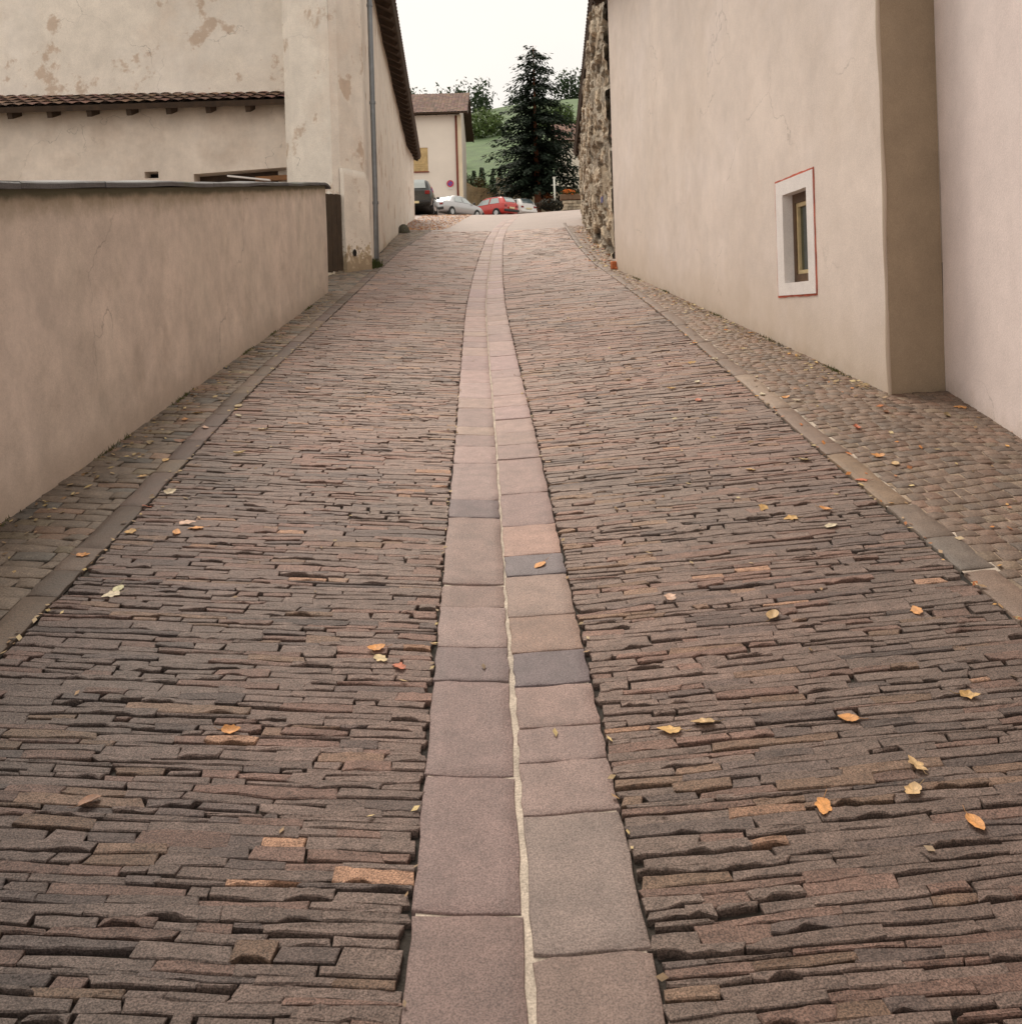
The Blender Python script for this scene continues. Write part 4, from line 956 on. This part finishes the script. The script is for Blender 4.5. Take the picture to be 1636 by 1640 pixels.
# tan retaining wall and cream walls, white house right
def background():
    root = empty('retaining_wall', (-2, 72, G(-2, 72))); inv = -np.array(root.location); b = MB()
    xs = np.linspace(-9, -.3, 30); P = []
    for x in xs:
        top = 12.45 - max(0, x + 3.2) * .42 + .12 * math.sin(x * 3)
        P.append([(x, 72 - .05 * math.sin(x * 5 + z * 3), z) for z in np.linspace(8.6, top, 8)] + [(x, 72.5, top)])
    b.grid(np.array(P) + inv); b.build('wall', M['tan_wall'], root)
    tag(root, 'earthy tan retaining wall between the white house and the conifer', 'wall')
    root = empty('cream_wall', (2, 75, G(2, 75))); inv = -np.array(root.location); b = MB()
    P = []
    for x in np.linspace(-.9, 8, 40):
        top = 12.2 + (1.05 if x < .25 else 0) + .10 * math.sin(x * 4) - (.5 if 2.3 < x < 4 else 0) 
        P.append([(x, 75, z) for z in np.linspace(9, top, 6)] + [(x, 75.4, top)])
    b.grid(np.array(P) + inv); b.build('wall', M['cream'], root)
    tag(root, 'pale cream wall glimpsed under the conifer behind the red and white cars', 'wall')
    root = empty('far_house', (9, 84, G(8, 76))); inv = -np.array(root.location); b = MB()
    c = [(4.9, 80), (14, 80), (14, 90), (4.9, 90)]
    for p, q in zip(c, c[1:] + c[:1]): b.poly([np.array([p[0], p[1], 9]) + inv, np.array([q[0], q[1], 9]) + inv, np.array([q[0], q[1], 17]) + inv, np.array([p[0], p[1], 17]) + inv])
    b.build('wall', M['back_white'], root)
    for wx in (8.2, 11):
        b = MB(); b.box(np.array([wx, 79.97, 14]) + inv, (.9, .05, 1.3)); f = b.build('window', M['frame_brown'], root)
        b = MB(); b.box(np.array([wx, 79.94, 14]) + inv, (.7, .02, 1.1)); b.build('pane', M['glass'], f)
    roof_slab(root, inv, (4.3, 79.3, 17), (14.6, 79.3, 17), (0, 5.7), 2.6)
    roof_slab(root, inv, (14.6, 90.7, 17), (4.3, 90.7, 17), (0, -5.7), 2.6)
    tag(root, 'white house far behind the conifer at the right end of the square', 'house')
    # low stone wall, trough of flowers, hedge, post
    root = empty('low_stone_wall', (3.5, 46.1, G(3.5, 46))); b = MB()
    for i in range(5):
        for j in range(3):
            w = .24 + random.uniform(-.02, .02)
            b.box((-.56 + i * .245 + (j % 2) * .04, random.uniform(-.02, .02), .06 + j * .165), (w, .34, .155), bevel=.02, col=np.array([.46, .39, .29]) * random.uniform(.7, 1.15))
    b.build('stones', M['rubble'], root)
    b = MB(); b.box((.72, -.02, .20), (.14, .3, .62), bevel=.02); b.build('post', M['wood'], root)
    tag(root, 'low pale stone wall carrying a flower trough at the top of the street', 'wall')
    root = empty('flower_trough', (3.36, 46.08, G(3.5, 46) + .50)); b = MB()
    b.box((0, 0, .15), (1.35, .36, .29), bevel=.03); b.box((0, 0, .295), (1.25, .27, .012)); b.build('trough', M['planter'], root)
    b = MB(); leaf_cloud(b, (-.2, -.02, .36), (.55, .22, .14), 260, .05, (.06, .09, .03)); b.build('foliage', M['leafs'], root)
    b = MB(); leaf_cloud(b, (-.22, -.05, .40), (.36, .22, .15), 170, .05, (.75, .20, .03), shell=.8); b.build('blossom', M['leafs'], root)
    tag(root, 'brown trough of orange flowers on the low stone wall', 'planter')
    root = empty('clipped_hedge', (2.45, 48.6, G(2.4, 48.6))); b = MB()
    P = []
    leaf_cloud(b, (0, 0, .34), (1.0, .35, .36), 1400, .06, (.030, .028, .017), shell=.5)
    b.build('foliage', M['leafs'], root)
    tag(root, 'low dark brownish hedge below the conifer by the pale post', 'hedge')
    root = empty('metal_post', (2.62, 49.9, G(2.62, 49.9))); b = MB()
    b.tube([(0, 0, -.1), (0, 0, 1.85)], [.055, .05], n=10); b.build('pole', M['pole'], root, smooth=True)
    b = MB(); b.box((0, 0, 1.50), (.34, .03, .03)); b.build('crossbar', M['pole'], root)
    b = MB(); b.box((0, 0, 1.90), (.16, .02, .11), bevel=.004); b.build('finial', M['pole'], root)
    tag(root, 'slim pale metal post with a short crossbar in front of the conifer', 'post')
    # shrubs over the retaining wall
    sp = [(-3.2, 72.6, 12.0, .55, .8, (.055, .075, .022), 'olive bush overhanging the retaining wall beside the white house corner'),
          (-2.2, 72.7, 11.8, .6, .75, (.11, .085, .03), 'yellowing bush sprawling over the tan retaining wall'),
          (-1.3, 72.7, 11.2, .6, .7, (.07, .07, .02), 'low brownish bush above the red car roof'),
          (-.5, 72.2, 10.5, .5, .55, (.26, .09, .03), 'rust-coloured bush just above the red car'),
          (3.1, 70, 9.9, .55, .8, (.40, .14, .05), 'reddish autumn bush between the white car and the conifer trunk')]
    for x, y, z, rx, rz, c, lab in sp:
        shrub('bush', (x, y, z - .3), (rx, .5, rz), 420, .085, c, lab)
    for i, (x, y, r_, lab) in enumerate([(-3.9, 80, 1.5, 'light green leafy bush at the foot of the hillside beside the white house corner'), (-2.0, 82, 1.3, 'bright green bush behind the tan retaining wall'), (-.4, 79, 1.2, 'green bush at the left edge of the big conifer'),
            (-9, 120, 3.2, 'broad green tree on the hillside left of the conifer, lower one'), (-3, 150, 3.6, 'rounded green tree halfway up the hillside left of the conifer'), (-12, 175, 4.2, 'broad green tree high on the hillside left of the conifer'), (9, 160, 4.0, 'rounded green tree high on the hillside right of the conifer')]):
        z = 9.4 + .27 * max(0, y - 74)
        shrub('bush' if i < 3 else 'hillside_tree', (x, y, z - .2), (r_, r_, r_ * .95), 1500, .12 * r_ ** .5 * (1 if i < 3 else 1.5), (.085, .13, .035) if i != 2 else (.06, .10, .03), lab, 'shrub' if i < 3 else 'tree')
    first = None
    for i, x in enumerate((-4.0, -3.1, -2.3, -1.35, -.6)):
        if first is None:
            first = empty('young_conifer', (x, 84, 12.2)); b = MB()
            for k in range(700):
                f = random.random() ** .8; a = random.random() * 6.283; rr = .62 * (1 - f) * random.uniform(.5, 1) + .05
                p = np.array([rr * math.cos(a), rr * math.sin(a), .3 + f * 3.0]); d = np.array([math.cos(a) * .18, math.sin(a) * .18, -.1]); s = np.array([-math.sin(a), math.cos(a), .2]) * .06
                b.add([p - s, p + d * .5 - s, p + d, p + d * .5 + s], [(0, 1, 2, 3)], 0, np.array([.03, .055, .022]) * random.uniform(.5, 1.4))
            b.build('crown', M['leafs'], first)
            b = MB(); b.tube([(0, 0, -.4), (0, 0, 3.1)], [.07, .02], n=6); b.build('trunk', M['bark'], first)
            t = first
        else:
            t = copy_tree(first); t.location = (x, 84 + (i % 2) * 1.5, 12.2 + (i % 2) * .3); t.rotation_euler.z = i * 1.3; t.scale = [.85 + .1 * (i % 3)] * 3
        tag(t, 'slender young conifer in the row at the foot of the green hillside', 'tree', 'young conifers along the foot of the hillside')
background()

# far wood along the hill crest (one mass)
b = MB()
for i in range(170):
    x = random.uniform(-260, 260); y = 262 + random.uniform(-14, 30)
    z = 9.4 + .27 * (min(y, 264) - 74) + 4 * math.sin(x * .021 + .6)
    leaf_cloud(b, (x, y, z + 4), (4.0, 4.0, 6.0), 260, .55, (.035, .06, .025), shell=.3)
tag(b.build('woodland', M['leafs']), kind='stuff')

# ------------------------------------------------------------------ cars
def car(name, label, loc, heading, st, paint, wheels, glass, front=None, rear=None, group='cars parked on the square', wr=.28, gm='glass_car', rear_gm='glass_car'):
    """st: stations (x, zbottom, zbelt, zroof, half width body, half width roof). x forward."""
    root = empty(name, loc, heading)
    st = np.array(st, float); xs = np.unique(np.concatenate([np.linspace(st[0, 0], st[-1, 0], 34), st[:, 0]]))
    I = lambda k: np.interp(xs, st[:, 0], st[:, k])
    zb, zl, zr, wb, wr_ = I(1), I(2), I(3), I(4), I(5)
    def ctrl(i):
        half = [(0, zb[i]), (wb[i] * .86, zb[i]), (wb[i] * .97, zb[i] + .09), (wb[i], zb[i] + (zl[i] - zb[i]) * .55), (wb[i] * .985, zl[i] - .03), (wb[i] * .955, zl[i])]
        cab = zr[i] - zl[i]
        if cab > .06: half += [(wr_[i] + (wb[i] * .955 - wr_[i]) * .12, zr[i] - cab * .14), (wr_[i] * .86, zr[i] - .015), (0, zr[i] + .012)]
        else: half += [(wb[i] * .88, zl[i] + cab * .4 + .012), (wb[i] * .6, zl[i] + cab + .022), (0, zl[i] + cab + .03)]
        return half
    P = []
    for i in range(len(xs)):
        h = ctrl(i); ring = [(y, z) for y, z in h] + [(-y, z) for y, z in h[-2::-1]]
        P.append([(xs[i], y, z) for y, z in ring])
    P = np.array(P); b = MB(); b.grid(P); b.poly(P[0]); b.poly(P[-1][::-1])
    b.build('body', paint, root, smooth=True)
    at = lambda x, k: float(np.interp(x, st[:, 0], st[:, k]))
    def side_pt(x, f, sg, off=.022):   # f 0 belt .. 1 roof edge
        w0 = at(x, 4) * .955; z0 = at(x, 2); zr0 = at(x, 3); cab = zr0 - z0
        w1 = at(x, 5) + (w0 - at(x, 5)) * .12; z1 = zr0 - cab * .14
        return (x, sg * (w0 + (w1 - w0) * f + off), z0 + (z1 - z0) * f)
    for (xa, xb_, xa2, xb2) in glass['side']:
        for sg in (-1, 1):
            b = MB(); b.poly([side_pt(xa, .06, sg), side_pt(xb_, .06, sg), side_pt(xb2, .93, sg), side_pt(xa2, .93, sg)]); b.build('side_window', M[gm], root)
    def cross(x0, x1, nm, sgn, mat):
        b = MB(); rows = []
        for f in np.linspace(.06, .94, 5):
            x = x0 + (x1 - x0) * f; cabz = at(x, 3); w = at(x, 5) * .80 + .02
            z = cabz + .016
            rows.append([(x + sgn * .012, y * w * (1.05 - .12 * f), z + .006 - abs(y) * .004) for y in np.linspace(-1, 1, 5)])
        b.grid(np.array(rows)); b.build(nm, mat, root)
    cross(glass['ws'][0], glass['ws'][1], 'windscreen', 1, M[gm])
    cross(glass['rw'][0], glass['rw'][1], 'rear_window', -1, M[rear_gm])
    for x in wheels:
        for sg in (-1, 1):
            w = at(x, 4); y0 = sg * (w - .17); y1 = sg * (w + .012)
            b = MB(); b.tube([(x, y0, wr), (x, sg * (w + .004), wr)], wr * 1.17, n=22); b.build('wheel_arch', M['plastic'], root)
            b = MB(); b.tube([(x, y0, wr), (x, y1 - sg * .03, wr), (x, y1, wr)], [wr, wr, wr * .93], n=22); t = b.build('tyre', M['tyre'], root, smooth=False); t.name = 'wheel'
            b = MB(); b.tube([(x, y1 - sg * .02, wr), (x, y1 + sg * .006, wr)], [wr * .66, wr * .6], n=18); b.build('rim', M['rim'], t)
    xr, xf = st[0, 0], st[-1, 0]
    wR, wF = st[0, 4], st[-1, 4]
    zbr = glass.get('bump', .42)
    b = MB(); b.box((xr - .03, 0, zbr), (.16, wR * 2 + .05, .17), bevel=.04); b.build('bumper', glass.get('bm', M['plastic']), root)
    b = MB(); b.box((xf + .03, 0, zbr - .03), (.16, wF * 2 + .05, .17), bevel=.04); b.build('bumper', glass.get('bm', M['plastic']), root)
    zt = glass['tail']
    for sg in (-1, 1):
        b = MB(); b.box((xr - .01, sg * (wR - .13), zt), (.06, .24, glass.get('th', .13)), bevel=.012); b.build('tail_light', M['lens_red'], root)
        b = MB(); b.box((xf - .02, sg * (wF - .19), st[-1, 2] - .12), (.06, .32, .14), bevel=.02); b.build('headlight', M['lens_clear'], root)
        b = MB(); b.box((glass['ws'][0] - .14 if glass['ws'][0] > 0 else .6, sg * (at(glass['ws'][0], 4) + .06), at(glass['ws'][0], 2) + .07), (.09, .16, .11), bevel=.02); b.build('mirror', M['plastic'], root)
    b = MB(); b.box((xr - .02 - glass.get('po', .0), 0, glass.get('pz', .62)), (.02, .52, .115), bevel=.004); b.build('number_plate', M['plate'], root)
    b = MB(); b.box((xf + .115, 0, zbr - .02), (.02, .5, .11), bevel=.004); b.build('number_plate', M['plate'], root)
    tag(root, label, 'car', group); return root

# stations: x, zbottom, zbelt, zroof, halfwidth, halfroof
van = [(-2.05, .36, .98, 1.00, .80, .66), (-2.0, .30, 1.0, 1.10, .86, .68), (-1.86, .26, 1.01, 1.40, .885, .66), (-1.70, .25, 1.01, 1.60, .895, .65), (-1.4, .24, 1.0, 1.645, .90, .66), (.2, .24, .98, 1.64, .90, .66), (.55, .24, .97, 1.56, .90, .65), (1.15, .24, .96, 1.02, .90, .63), (1.7, .26, .90, .92, .87, .6), (2.05, .34, .74, .76, .78, .5)]
car('parked_car', 'dark green estate car seen from behind beside the white house corner', (-4.62, 46.6, G(-4.6, 46.2) - .02), R(90), van, M['paint_dark'], (-1.25, 1.3),
    dict(side=[(-1.72, -.85, -1.6, -.9), (-.78, .12, -.82, .1), (.2, .98, .18, .52)], ws=(1.15, .5), rw=(-2.0, -1.68), tail=.93, th=.18, bump=.46, pz=.44, po=.10), wr=.31, rear_gm='glass_pale')
hatch = [(-1.78, .36, .86, .88, .72, .56), (-1.74, .26, .88, .95, .78, .58), (-1.60, .24, .90, 1.18, .80, .57), (-1.38, .23, .90, 1.36, .81, .56), (-1.1, .22, .90, 1.40, .82, .57), (-.1, .22, .88, 1.41, .82, .57), (.25, .22, .87, 1.34, .82, .56), (.90, .22, .85, .90, .82, .55), (1.5, .24, .76, .79, .79, .5), (1.78, .34, .62, .64, .70, .42)]
car('parked_car', 'red hatchback seen from its rear left corner', (-1.12, 61.8, G(-1.12, 61.8) + .02), R(90 + 50), hatch, M['paint_red'], (-1.12, 1.12),
    dict(side=[(-1.38, -.52, -1.18, -.56), (-.42, .66, -.44, .26)], ws=(.88, .25), rw=(-1.74, -1.4), tail=.72, bump=.42, pz=.60, po=.05), gm='glass_pale', rear_gm='glass_pale')
sed = [(-2.1, .38, .80, .83, .76, .56), (-2.05, .27, .85, .88, .82, .58), (-1.45, .24, .90, .94, .84, .58), (-1.0, .23, .91, 1.26, .845, .57), (-.65, .22, .90, 1.38, .85, .58), (.1, .22, .89, 1.385, .85, .58), (.42, .22, .88, 1.30, .85, .57), (1.05, .22, .86, .91, .85, .56), (1.75, .25, .76, .80, .82, .5), (2.12, .36, .62, .65, .74, .42)]
car('parked_car', 'silver car standing side-on between the dark car and the red hatchback', (-3.38, 57.0, G(-3.38, 57.0) - .03), R(56), sed, M['paint_silver'], (-1.3, 1.3),
    dict(side=[(-1.0, -.2, -.78, -.24), (-.1, .78, -.12, .40)], ws=(1.03, .42), rw=(-1.42, -.7), tail=.72, bump=.44, pz=.66), gm='glass_pale', rear_gm='glass_pale')
car('parked_car', 'white hatchback mostly hidden behind the red hatchback', (.42, 66.5, G(.42, 66.5) + .05), R(90 + 38), hatch, M['paint_white'], (-1.12, 1.12),
    dict(side=[(-1.38, -.52, -1.18, -.56), (-.42, .66, -.44, .26)], ws=(.88, .25), rw=(-1.74, -1.4), tail=.72, bump=.42, pz=.60, po=.05, bm=M['paint_white']), rear_gm='glass_car')

# ------------------------------------------------------------------ fallen leaves
LEAFCOL = {'py': (.64, .47, .22), 'y': (.62, .36, .10), 'p': (.70, .60, .42), 'o': (.72, .30, .06), 'r': (.55, .13, .05), 'b': (.30, .13, .06), 't': (.58, .37, .16), 'k': (.68, .42, .30), 'g': (.62, .60, .34), 'd': (.34, .24, .11)}
LEAVES = [
 (-1.9, 6.22, 'py', 'pale yellow leaf farthest up the left paving near the garden wall'), (-2.1, 5.99, 't', 'small tan leaf close to the garden wall'), (-2.13, 5.83, 'o', 'large orange-tan leaf at the foot of the garden wall'),
 (-1.82, 5.95, 'p', 'small pale leaf just below the farthest yellow leaf on the left'), (-1.94, 5.66, 'k', 'pinkish leaf right of the large tan leaf by the garden wall'), (-1.58, 5.66, 'py', 'small pale yellow leaf rightmost of the cluster by the garden wall'),
 (-1.99, 5.36, 'b', 'broad brown leaf lying near the garden wall'), (-2.15, 5.31, 'd', 'dull brown leaf against the foot of the garden wall'), (-1.58, 5.15, 'py', 'pale yellow leaf on the left road stones beside the dark kerb line'),
 (-1.94, 5.0, 'y', 'yellow leaf on the left pavement below the brown leaf'), (-1.95, 4.71, 'y', 'curled yellow leaf midway along the left pavement'), (-1.73, 4.49, 'p', 'pale cream leaf just beside the left kerb gap'),
 (-1.76, 4.29, 'r', 'rust-red leaf lodged in the left kerb gap'), (-1.51, 4.11, 'k', 'small pinkish leaf on dark stones right of the left kerb gap'), (-1.44, 4.05, 'o', 'bright orange leaf on the left road stones'),
 (-1.51, 3.99, 'o', 'flat orange leaf just left of the brighter orange leaf on the left'), (-1.8, 3.72, 'o', 'orange-yellow leaf nearest the camera on the left pavement'), (-1.71, 3.98, 'y', 'small yellow leaf on the left kerb line'),
 (-1.53, 3.44, 'g', 'pale greenish leaf on the left road stones'), (-1.53, 3.39, 'p', 'pale leaf just in front of the greenish leaf'), (-.47, 3.0, 'py', 'pale yellow leaf left of the central slab strip'),
 (-.49, 3.06, 'o', 'orange leaf just behind the pale yellow leaf near the slab strip'), (-.4, 2.95, 'r', 'small reddish leaf between the pale yellow leaf and the slab strip'), (-.84, 2.58, 'o', 'peach-orange leaf in the near left foreground'),
 (-1.1, 2.27, 'b', 'brown leaf nearest the camera at the lower left'), (.56, 3.35, 'k', 'pinkish leaf on the right road stones close to the slab strip'), (1.36, 3.09, 'o', 'single orange leaf on the stones at the far right foreground'),
 (.88, 3.14, 't', 'flat tan leaf in the middle of the right foreground stones'), (.52, 2.58, 't', 'round pale tan leaf right of the slab strip in the foreground'), (.42, 2.56, 'y', 'ochre yellow leaf beside the round tan leaf'),
 (.92, 2.54, 'o', 'folded orange leaf standing in the right foreground'), (1.01, 2.32, 't', 'tan leaf at the lower right near a dark gap'), (.73, 2.21, 'o', 'large orange-yellow leaf at the bottom right'),
 (1.05, 2.11, 'o', 'orange leaf nearest the camera at the lower right corner'), (1.28, 2.59, 'y', 'tiny yellow leaf at the right edge of the foreground'), (.96, 2.23, 't', 'small tan leaf behind the lower right corner leaf'),
 (.09, 3.74, 'o', 'narrow orange leaf lying on the blue-grey slab of the central strip'), (1.96, 5.16, 'r', 'orange-red leaf on the small cubes right of the kerb'), (2.24, 5.42, 'b', 'red-brown leaf on the cubes below the brown house step'),
 (1.8, 5.97, 'o', 'orange leaf on the right pavement above the kerb slabs'), (1.84, 5.85, 'p', 'pale leaf just in front of the orange leaf on the right pavement'), (1.88, 4.66, 'o', 'wide yellow-orange leaf on the cubes beside the brown kerb slab'),
 (1.91, 4.53, 't', 'tan leaf just right of the wide yellow-orange leaf'), (1.51, 4.71, 'py', 'pale yellow leaf on road stones left of the kerb'), (1.67, 4.35, 'r', 'orange-red leaf lying across the right kerb edge'),
 (1.38, 4.03, 'o', 'big orange-yellow leaf on the right road stones below the kerb'), (1.21, 3.97, 'y', 'yellow leaf left of the big orange-yellow leaf'), (1.34, 3.85, 'p', 'pale narrow leaf just below the big orange-yellow leaf'),
 (2.55, 5.31, 'd', 'dull brown leaf near the foot of the pink plaster wall'), (2.72, 5.48, 'o', 'orange leaf against the foot of the pink plaster wall'), (1.95, 7.58, 'py', 'pale yellow leaf on the right pavement below the window'),
 (1.64, 7.31, 'p', 'pale leaf lying on the right kerb below the window'), (1.44, 7.25, 'y', 'yellow leaf on the stones left of the kerb below the window'), (1.35, 6.6, 'p', 'small pale leaf mid way up the right road half'),
 (1.25, 6.09, 'r', 'small red-orange leaf on the right road half'), (1.14, 6.47, 'y', 'yellow leaf left of the small pale leaf on the right road half'), (.88, 6.88, 't', 'tan leaf near the middle of the right road half'),
 (1.68, 6.08, 'p', 'cream leaf on the pale kerb slab'), (1.21, 4.64, 'y', 'yellow leaf well left of the brown kerb slab'), (1.13, 4.13, 'y', 'small yellow leaf among dark gaps on the right road half'),
 (2.04, 8.41, 'p', 'pale leaf at the foot of the plastered house wall'), (2.21, 8.29, 'o', 'orange leaf touching the plastered house wall'), (-1.82, 10.84, 'y', 'yellow leaf far up the left road half')]
def build_leaf(x, y, c, lab, i):
    b = MB(); s = random.uniform(.024, .034) * (1.1 if y > 5 else 1); lob = i % 3
    n = 20; th = np.arange(n) * 2 * np.pi / n
    r = 1 - .36 * np.abs(np.sin(th)) ** .8 + .14 * np.maximum(0, np.cos(th)) ** 8
    if lob: r = r + (.16 if lob == 1 else .09) * np.cos(th * 5) + rng.normal(0, .035, n)
    curl = random.uniform(.02, .26); fold = random.uniform(-.1, .26); bend = random.uniform(-.15, .25)
    V = [(0, 0, 0)]
    for k in (.5, 1.0):
        for j in range(n):
            px, py = r[j] * math.cos(th[j]) * k, r[j] * math.sin(th[j]) * k
            V.append((px * s, py * s, s * (curl * k * k * .8 + fold * abs(py) + bend * px * px + rng.normal(0, .03) * k)))
    F = [(0, 1 + j, 1 + (j + 1) % n) for j in range(n)] + [(1 + j, 1 + n + j, 1 + n + (j + 1) % n, 1 + (j + 1) % n) for j in range(n)]
    base = np.array(LEAFCOL[c]); base = (base * .8 + .2 * base.mean() * np.array([1.15, 1.0, .8])) * random.uniform(.8, 1.05)
    cols = np.array([base * (.72 if j == 0 else random.uniform(.85, 1.1) * (1 if j <= n else .88)) for j in range(len(V))])
    b.add(V, F, 0, cols)
    b.tube([(-s * .8, 0, s * .15), (-s * 1.3, s * .08, s * .1), (-s * 1.75, s * .2, s * .3)], [s * .035, s * .03, s * .025], n=5, col=base * .55)
    o = b.build('fallen_leaf', M['fallen'], smooth=True)
    g = G(x, y); dx = (G(x + .05, y) - G(x - .05, y)) / .1; dy = (G(x, y + .05) - G(x, y - .05)) / .1
    nrm = Vector((-dx, -dy, 1)).normalized()
    q = nrm.to_track_quat('Z', 'Y') @ Matrix.Rotation(random.uniform(0, 6.28), 3, 'Z').to_quaternion()
    q = q @ Matrix.Rotation(random.gauss(0, .16), 3, 'X').to_quaternion()
    o.rotation_mode = 'QUATERNION'; o.rotation_quaternion = q; o.location = (x, y, g + .006)
    tag(o, lab, 'leaf', 'fallen leaves scattered on the paving')
for i, (x, y, c, lab) in enumerate(LEAVES): build_leaf(x, y, c, lab, i)

# loose leaf litter nobody could count
b = MB()
def litter(n, fx, y0, y1, size, cols, pw=1.0):
    for _ in range(n):
        y = y0 + (y1 - y0) * random.random() ** pw; x = fx(y); c = np.array(random.choice(cols)) * random.uniform(.6, 1.1)
        a = random.random() * 6.28; s = size * random.uniform(.5, 1.3); z = G(x, y) + .006
        u = np.array([math.cos(a) * s, math.sin(a) * s, random.uniform(-.1, .25) * s + S * math.sin(a) * s]); v = np.array([-math.sin(a) * s * .5, math.cos(a) * s * .5, random.uniform(0, .3) * s + S * math.cos(a) * s * .5])
        p = np.array([x, y, z + s * .12]); b.add([p - u, p - v * .9 + u * .1, p + u, p + v + u * .1], [(0, 1, 2, 3)], 0, c)
OR = [(.55, .22, .06), (.5, .17, .05), (.62, .34, .10), (.4, .16, .06)]
TN = [(.45, .33, .18), (.32, .2, .1), (.55, .42, .2), (.26, .17, .09)]
litter(2600, lambda y: random.uniform(-4.1 if y > 34 else WL(y) + .1, -2.0 + (37 - y) * -.03), 31, 45, .042, OR)
litter(480, lambda y: WR(y) - abs(random.gauss(0, .10)) - .02, 6, 14.8, .022, TN)
litter(420, lambda y: WR(y) - .05 - abs(random.gauss(0, .22)), 15, 30, .045, OR + TN)
litter(220, lambda y: random.uniform(CR(y), WR(y)), 2.6, 14, .020, TN + OR)
litter(330, lambda y: WL(y) + .02 + abs(random.gauss(0, .12)), 3.5, 12.4, .018, TN)
litter(60, lambda y: random.uniform(.4, 1.6), 4, 14, .020, TN + [(.6, .5, .3)])
litter(150, lambda y: CL(y) + random.gauss(0, .012), 2.2, 12, .016, TN)
litter(160, lambda y: CR(y) + random.gauss(-.005, .012), 2.2, 14, .016, TN + OR)
litter(90, lambda y: XC(y) + random.choice([-1, 1]) * .258 + random.gauss(0, .008), 1.4, 9, .012, TN)
litter(130, lambda y: random.uniform(CL(y), CR(y)), 2, 14, .014, TN)
tag(b.build('leaf_litter', M['fallen']), kind='stuff')
# moss and weeds at the foot of the rain pipe
b = MB()
for k in range(260):
    x = -2.47 + random.gauss(0, .05); y = 16.45 + random.gauss(0, .16); z = G(x, y); h = random.uniform(.04, .20)
    b.add([(x, y, z), (x + .012, y, z), (x + random.uniform(-.03, .03), y, z + h)], [(0, 1, 2)], 0, np.array([.06, .075, .02]) * random.uniform(.6, 1.4))
for k in range(700):
    if random.random() < .55: y = random.choice([3.9, 5.2, 6.4, 8.2, 9.1, 11.0]) + random.gauss(0, .12); x = WL(y) + .015 + abs(random.gauss(0, .012))
    else: y = random.choice([6.6, 7.9, 9.4, 11.5, 13.2]) + random.gauss(0, .12); x = WR(y) - .02 - abs(random.gauss(0, .012))
    z = G(x, y); h = random.uniform(.008, .035)
    b.add([(x, y, z), (x + .007, y, z), (x + random.uniform(-.02, .02), y + random.uniform(-.015, .015), z + h)], [(0, 1, 2)], 0, np.array([.09, .10, .035]) * random.uniform(.6, 1.4))
tag(b.build('weeds', M['leafs']), kind='stuff')
# orange brick fragment
b = MB(); b.box((0, 0, .06), (.09, .07, .13), bevel=.012, rz=.4); b.box((.05, -.02, -.0), (.07, .06, .06), bevel=.012, rz=-.3, mi=0)
o = b.build('brick_fragment', M['terracotta']); o.location = (1.70, 14.72, G(1.70, 14.72) + .01)
tag(o, 'orange brick fragment at the far foot of the plastered house corner', 'brick')

# ------------------------------------------------------------------ light, sky, camera
AZ = R(-24); EL = R(56)
w = bpy.data.worlds.new('World'); scene.world = w; w.use_nodes = True
nt = w.node_tree; N = nt.nodes; L = nt.links; N.clear()
out = N.new('ShaderNodeOutputWorld'); bg = N.new('ShaderNodeBackground'); sky = N.new('ShaderNodeTexSky')
sky.sky_type = 'NISHITA'; sky.sun_disc = False; sky.sun_elevation = EL; sky.sun_rotation = AZ; sky.dust_density = 3; sky.air_density = 1.2
hs = N.new('ShaderNodeHueSaturation'); hs.inputs['Saturation'].default_value = .2; L.new(sky.outputs[0], hs.inputs['Color'])
tc = N.new('ShaderNodeTexCoord'); nz = N.new('ShaderNodeTexNoise'); nz.inputs['Scale'].default_value = 2.2; nz.inputs['Detail'].default_value = 7
L.new(tc.outputs['Generated'], nz.inputs['Vector'])
mr = N.new('ShaderNodeMapRange'); mr.inputs[1].default_value = .3; mr.inputs[2].default_value = .7; mr.inputs[3].default_value = .60; mr.inputs[4].default_value = .98; L.new(nz.outputs['Fac'], mr.inputs[0])
mx = N.new('ShaderNodeMix'); mx.data_type = 'RGBA'; L.new(mr.outputs[0], mx.inputs[0]); L.new(hs.outputs[0], mx.inputs[6]); mx.inputs[7].default_value = (11.9, 11.05, 10.0, 1)
L.new(mx.outputs[2], bg.inputs['Color']); bg.inputs['Strength'].default_value = .10; L.new(bg.outputs[0], out.inputs[0])
sl = bpy.data.lights.new('Sun', 'SUN'); sl.energy = 3.5; sl.angle = R(30); sl.color = (1, .91, .79)
so = bpy.data.objects.new('sun', sl); COL.objects.link(so)
d = Vector((math.sin(AZ) * math.cos(EL), math.cos(AZ) * math.cos(EL), math.sin(EL)))
so.rotation_euler = d.to_track_quat('Z', 'Y').to_euler(); so.location = d * 60

cam = bpy.data.cameras.new('Camera'); co = bpy.data.objects.new('camera', cam); COL.objects.link(co)
cam.sensor_fit = 'HORIZONTAL'; cam.sensor_width = 36; cam.lens = 36 * 1442 / 1636; cam.clip_start = .05; cam.clip_end = 2000
cam.shift_y = -(820 - 507) / 1636.; cam.shift_x = 0
r = .03
co.matrix_world = Matrix(((math.cos(r), math.sin(r), 0, 0), (0, 0, -1, 0), (-math.sin(r), math.cos(r), 0, 1.6), (0, 0, 0, 1)))
scene.camera = co
scene.render.resolution_x = 1021; scene.render.resolution_y = 1024
scene.view_settings.view_transform = 'Standard'; scene.view_settings.look = 'None'; scene.view_settings.exposure = 0
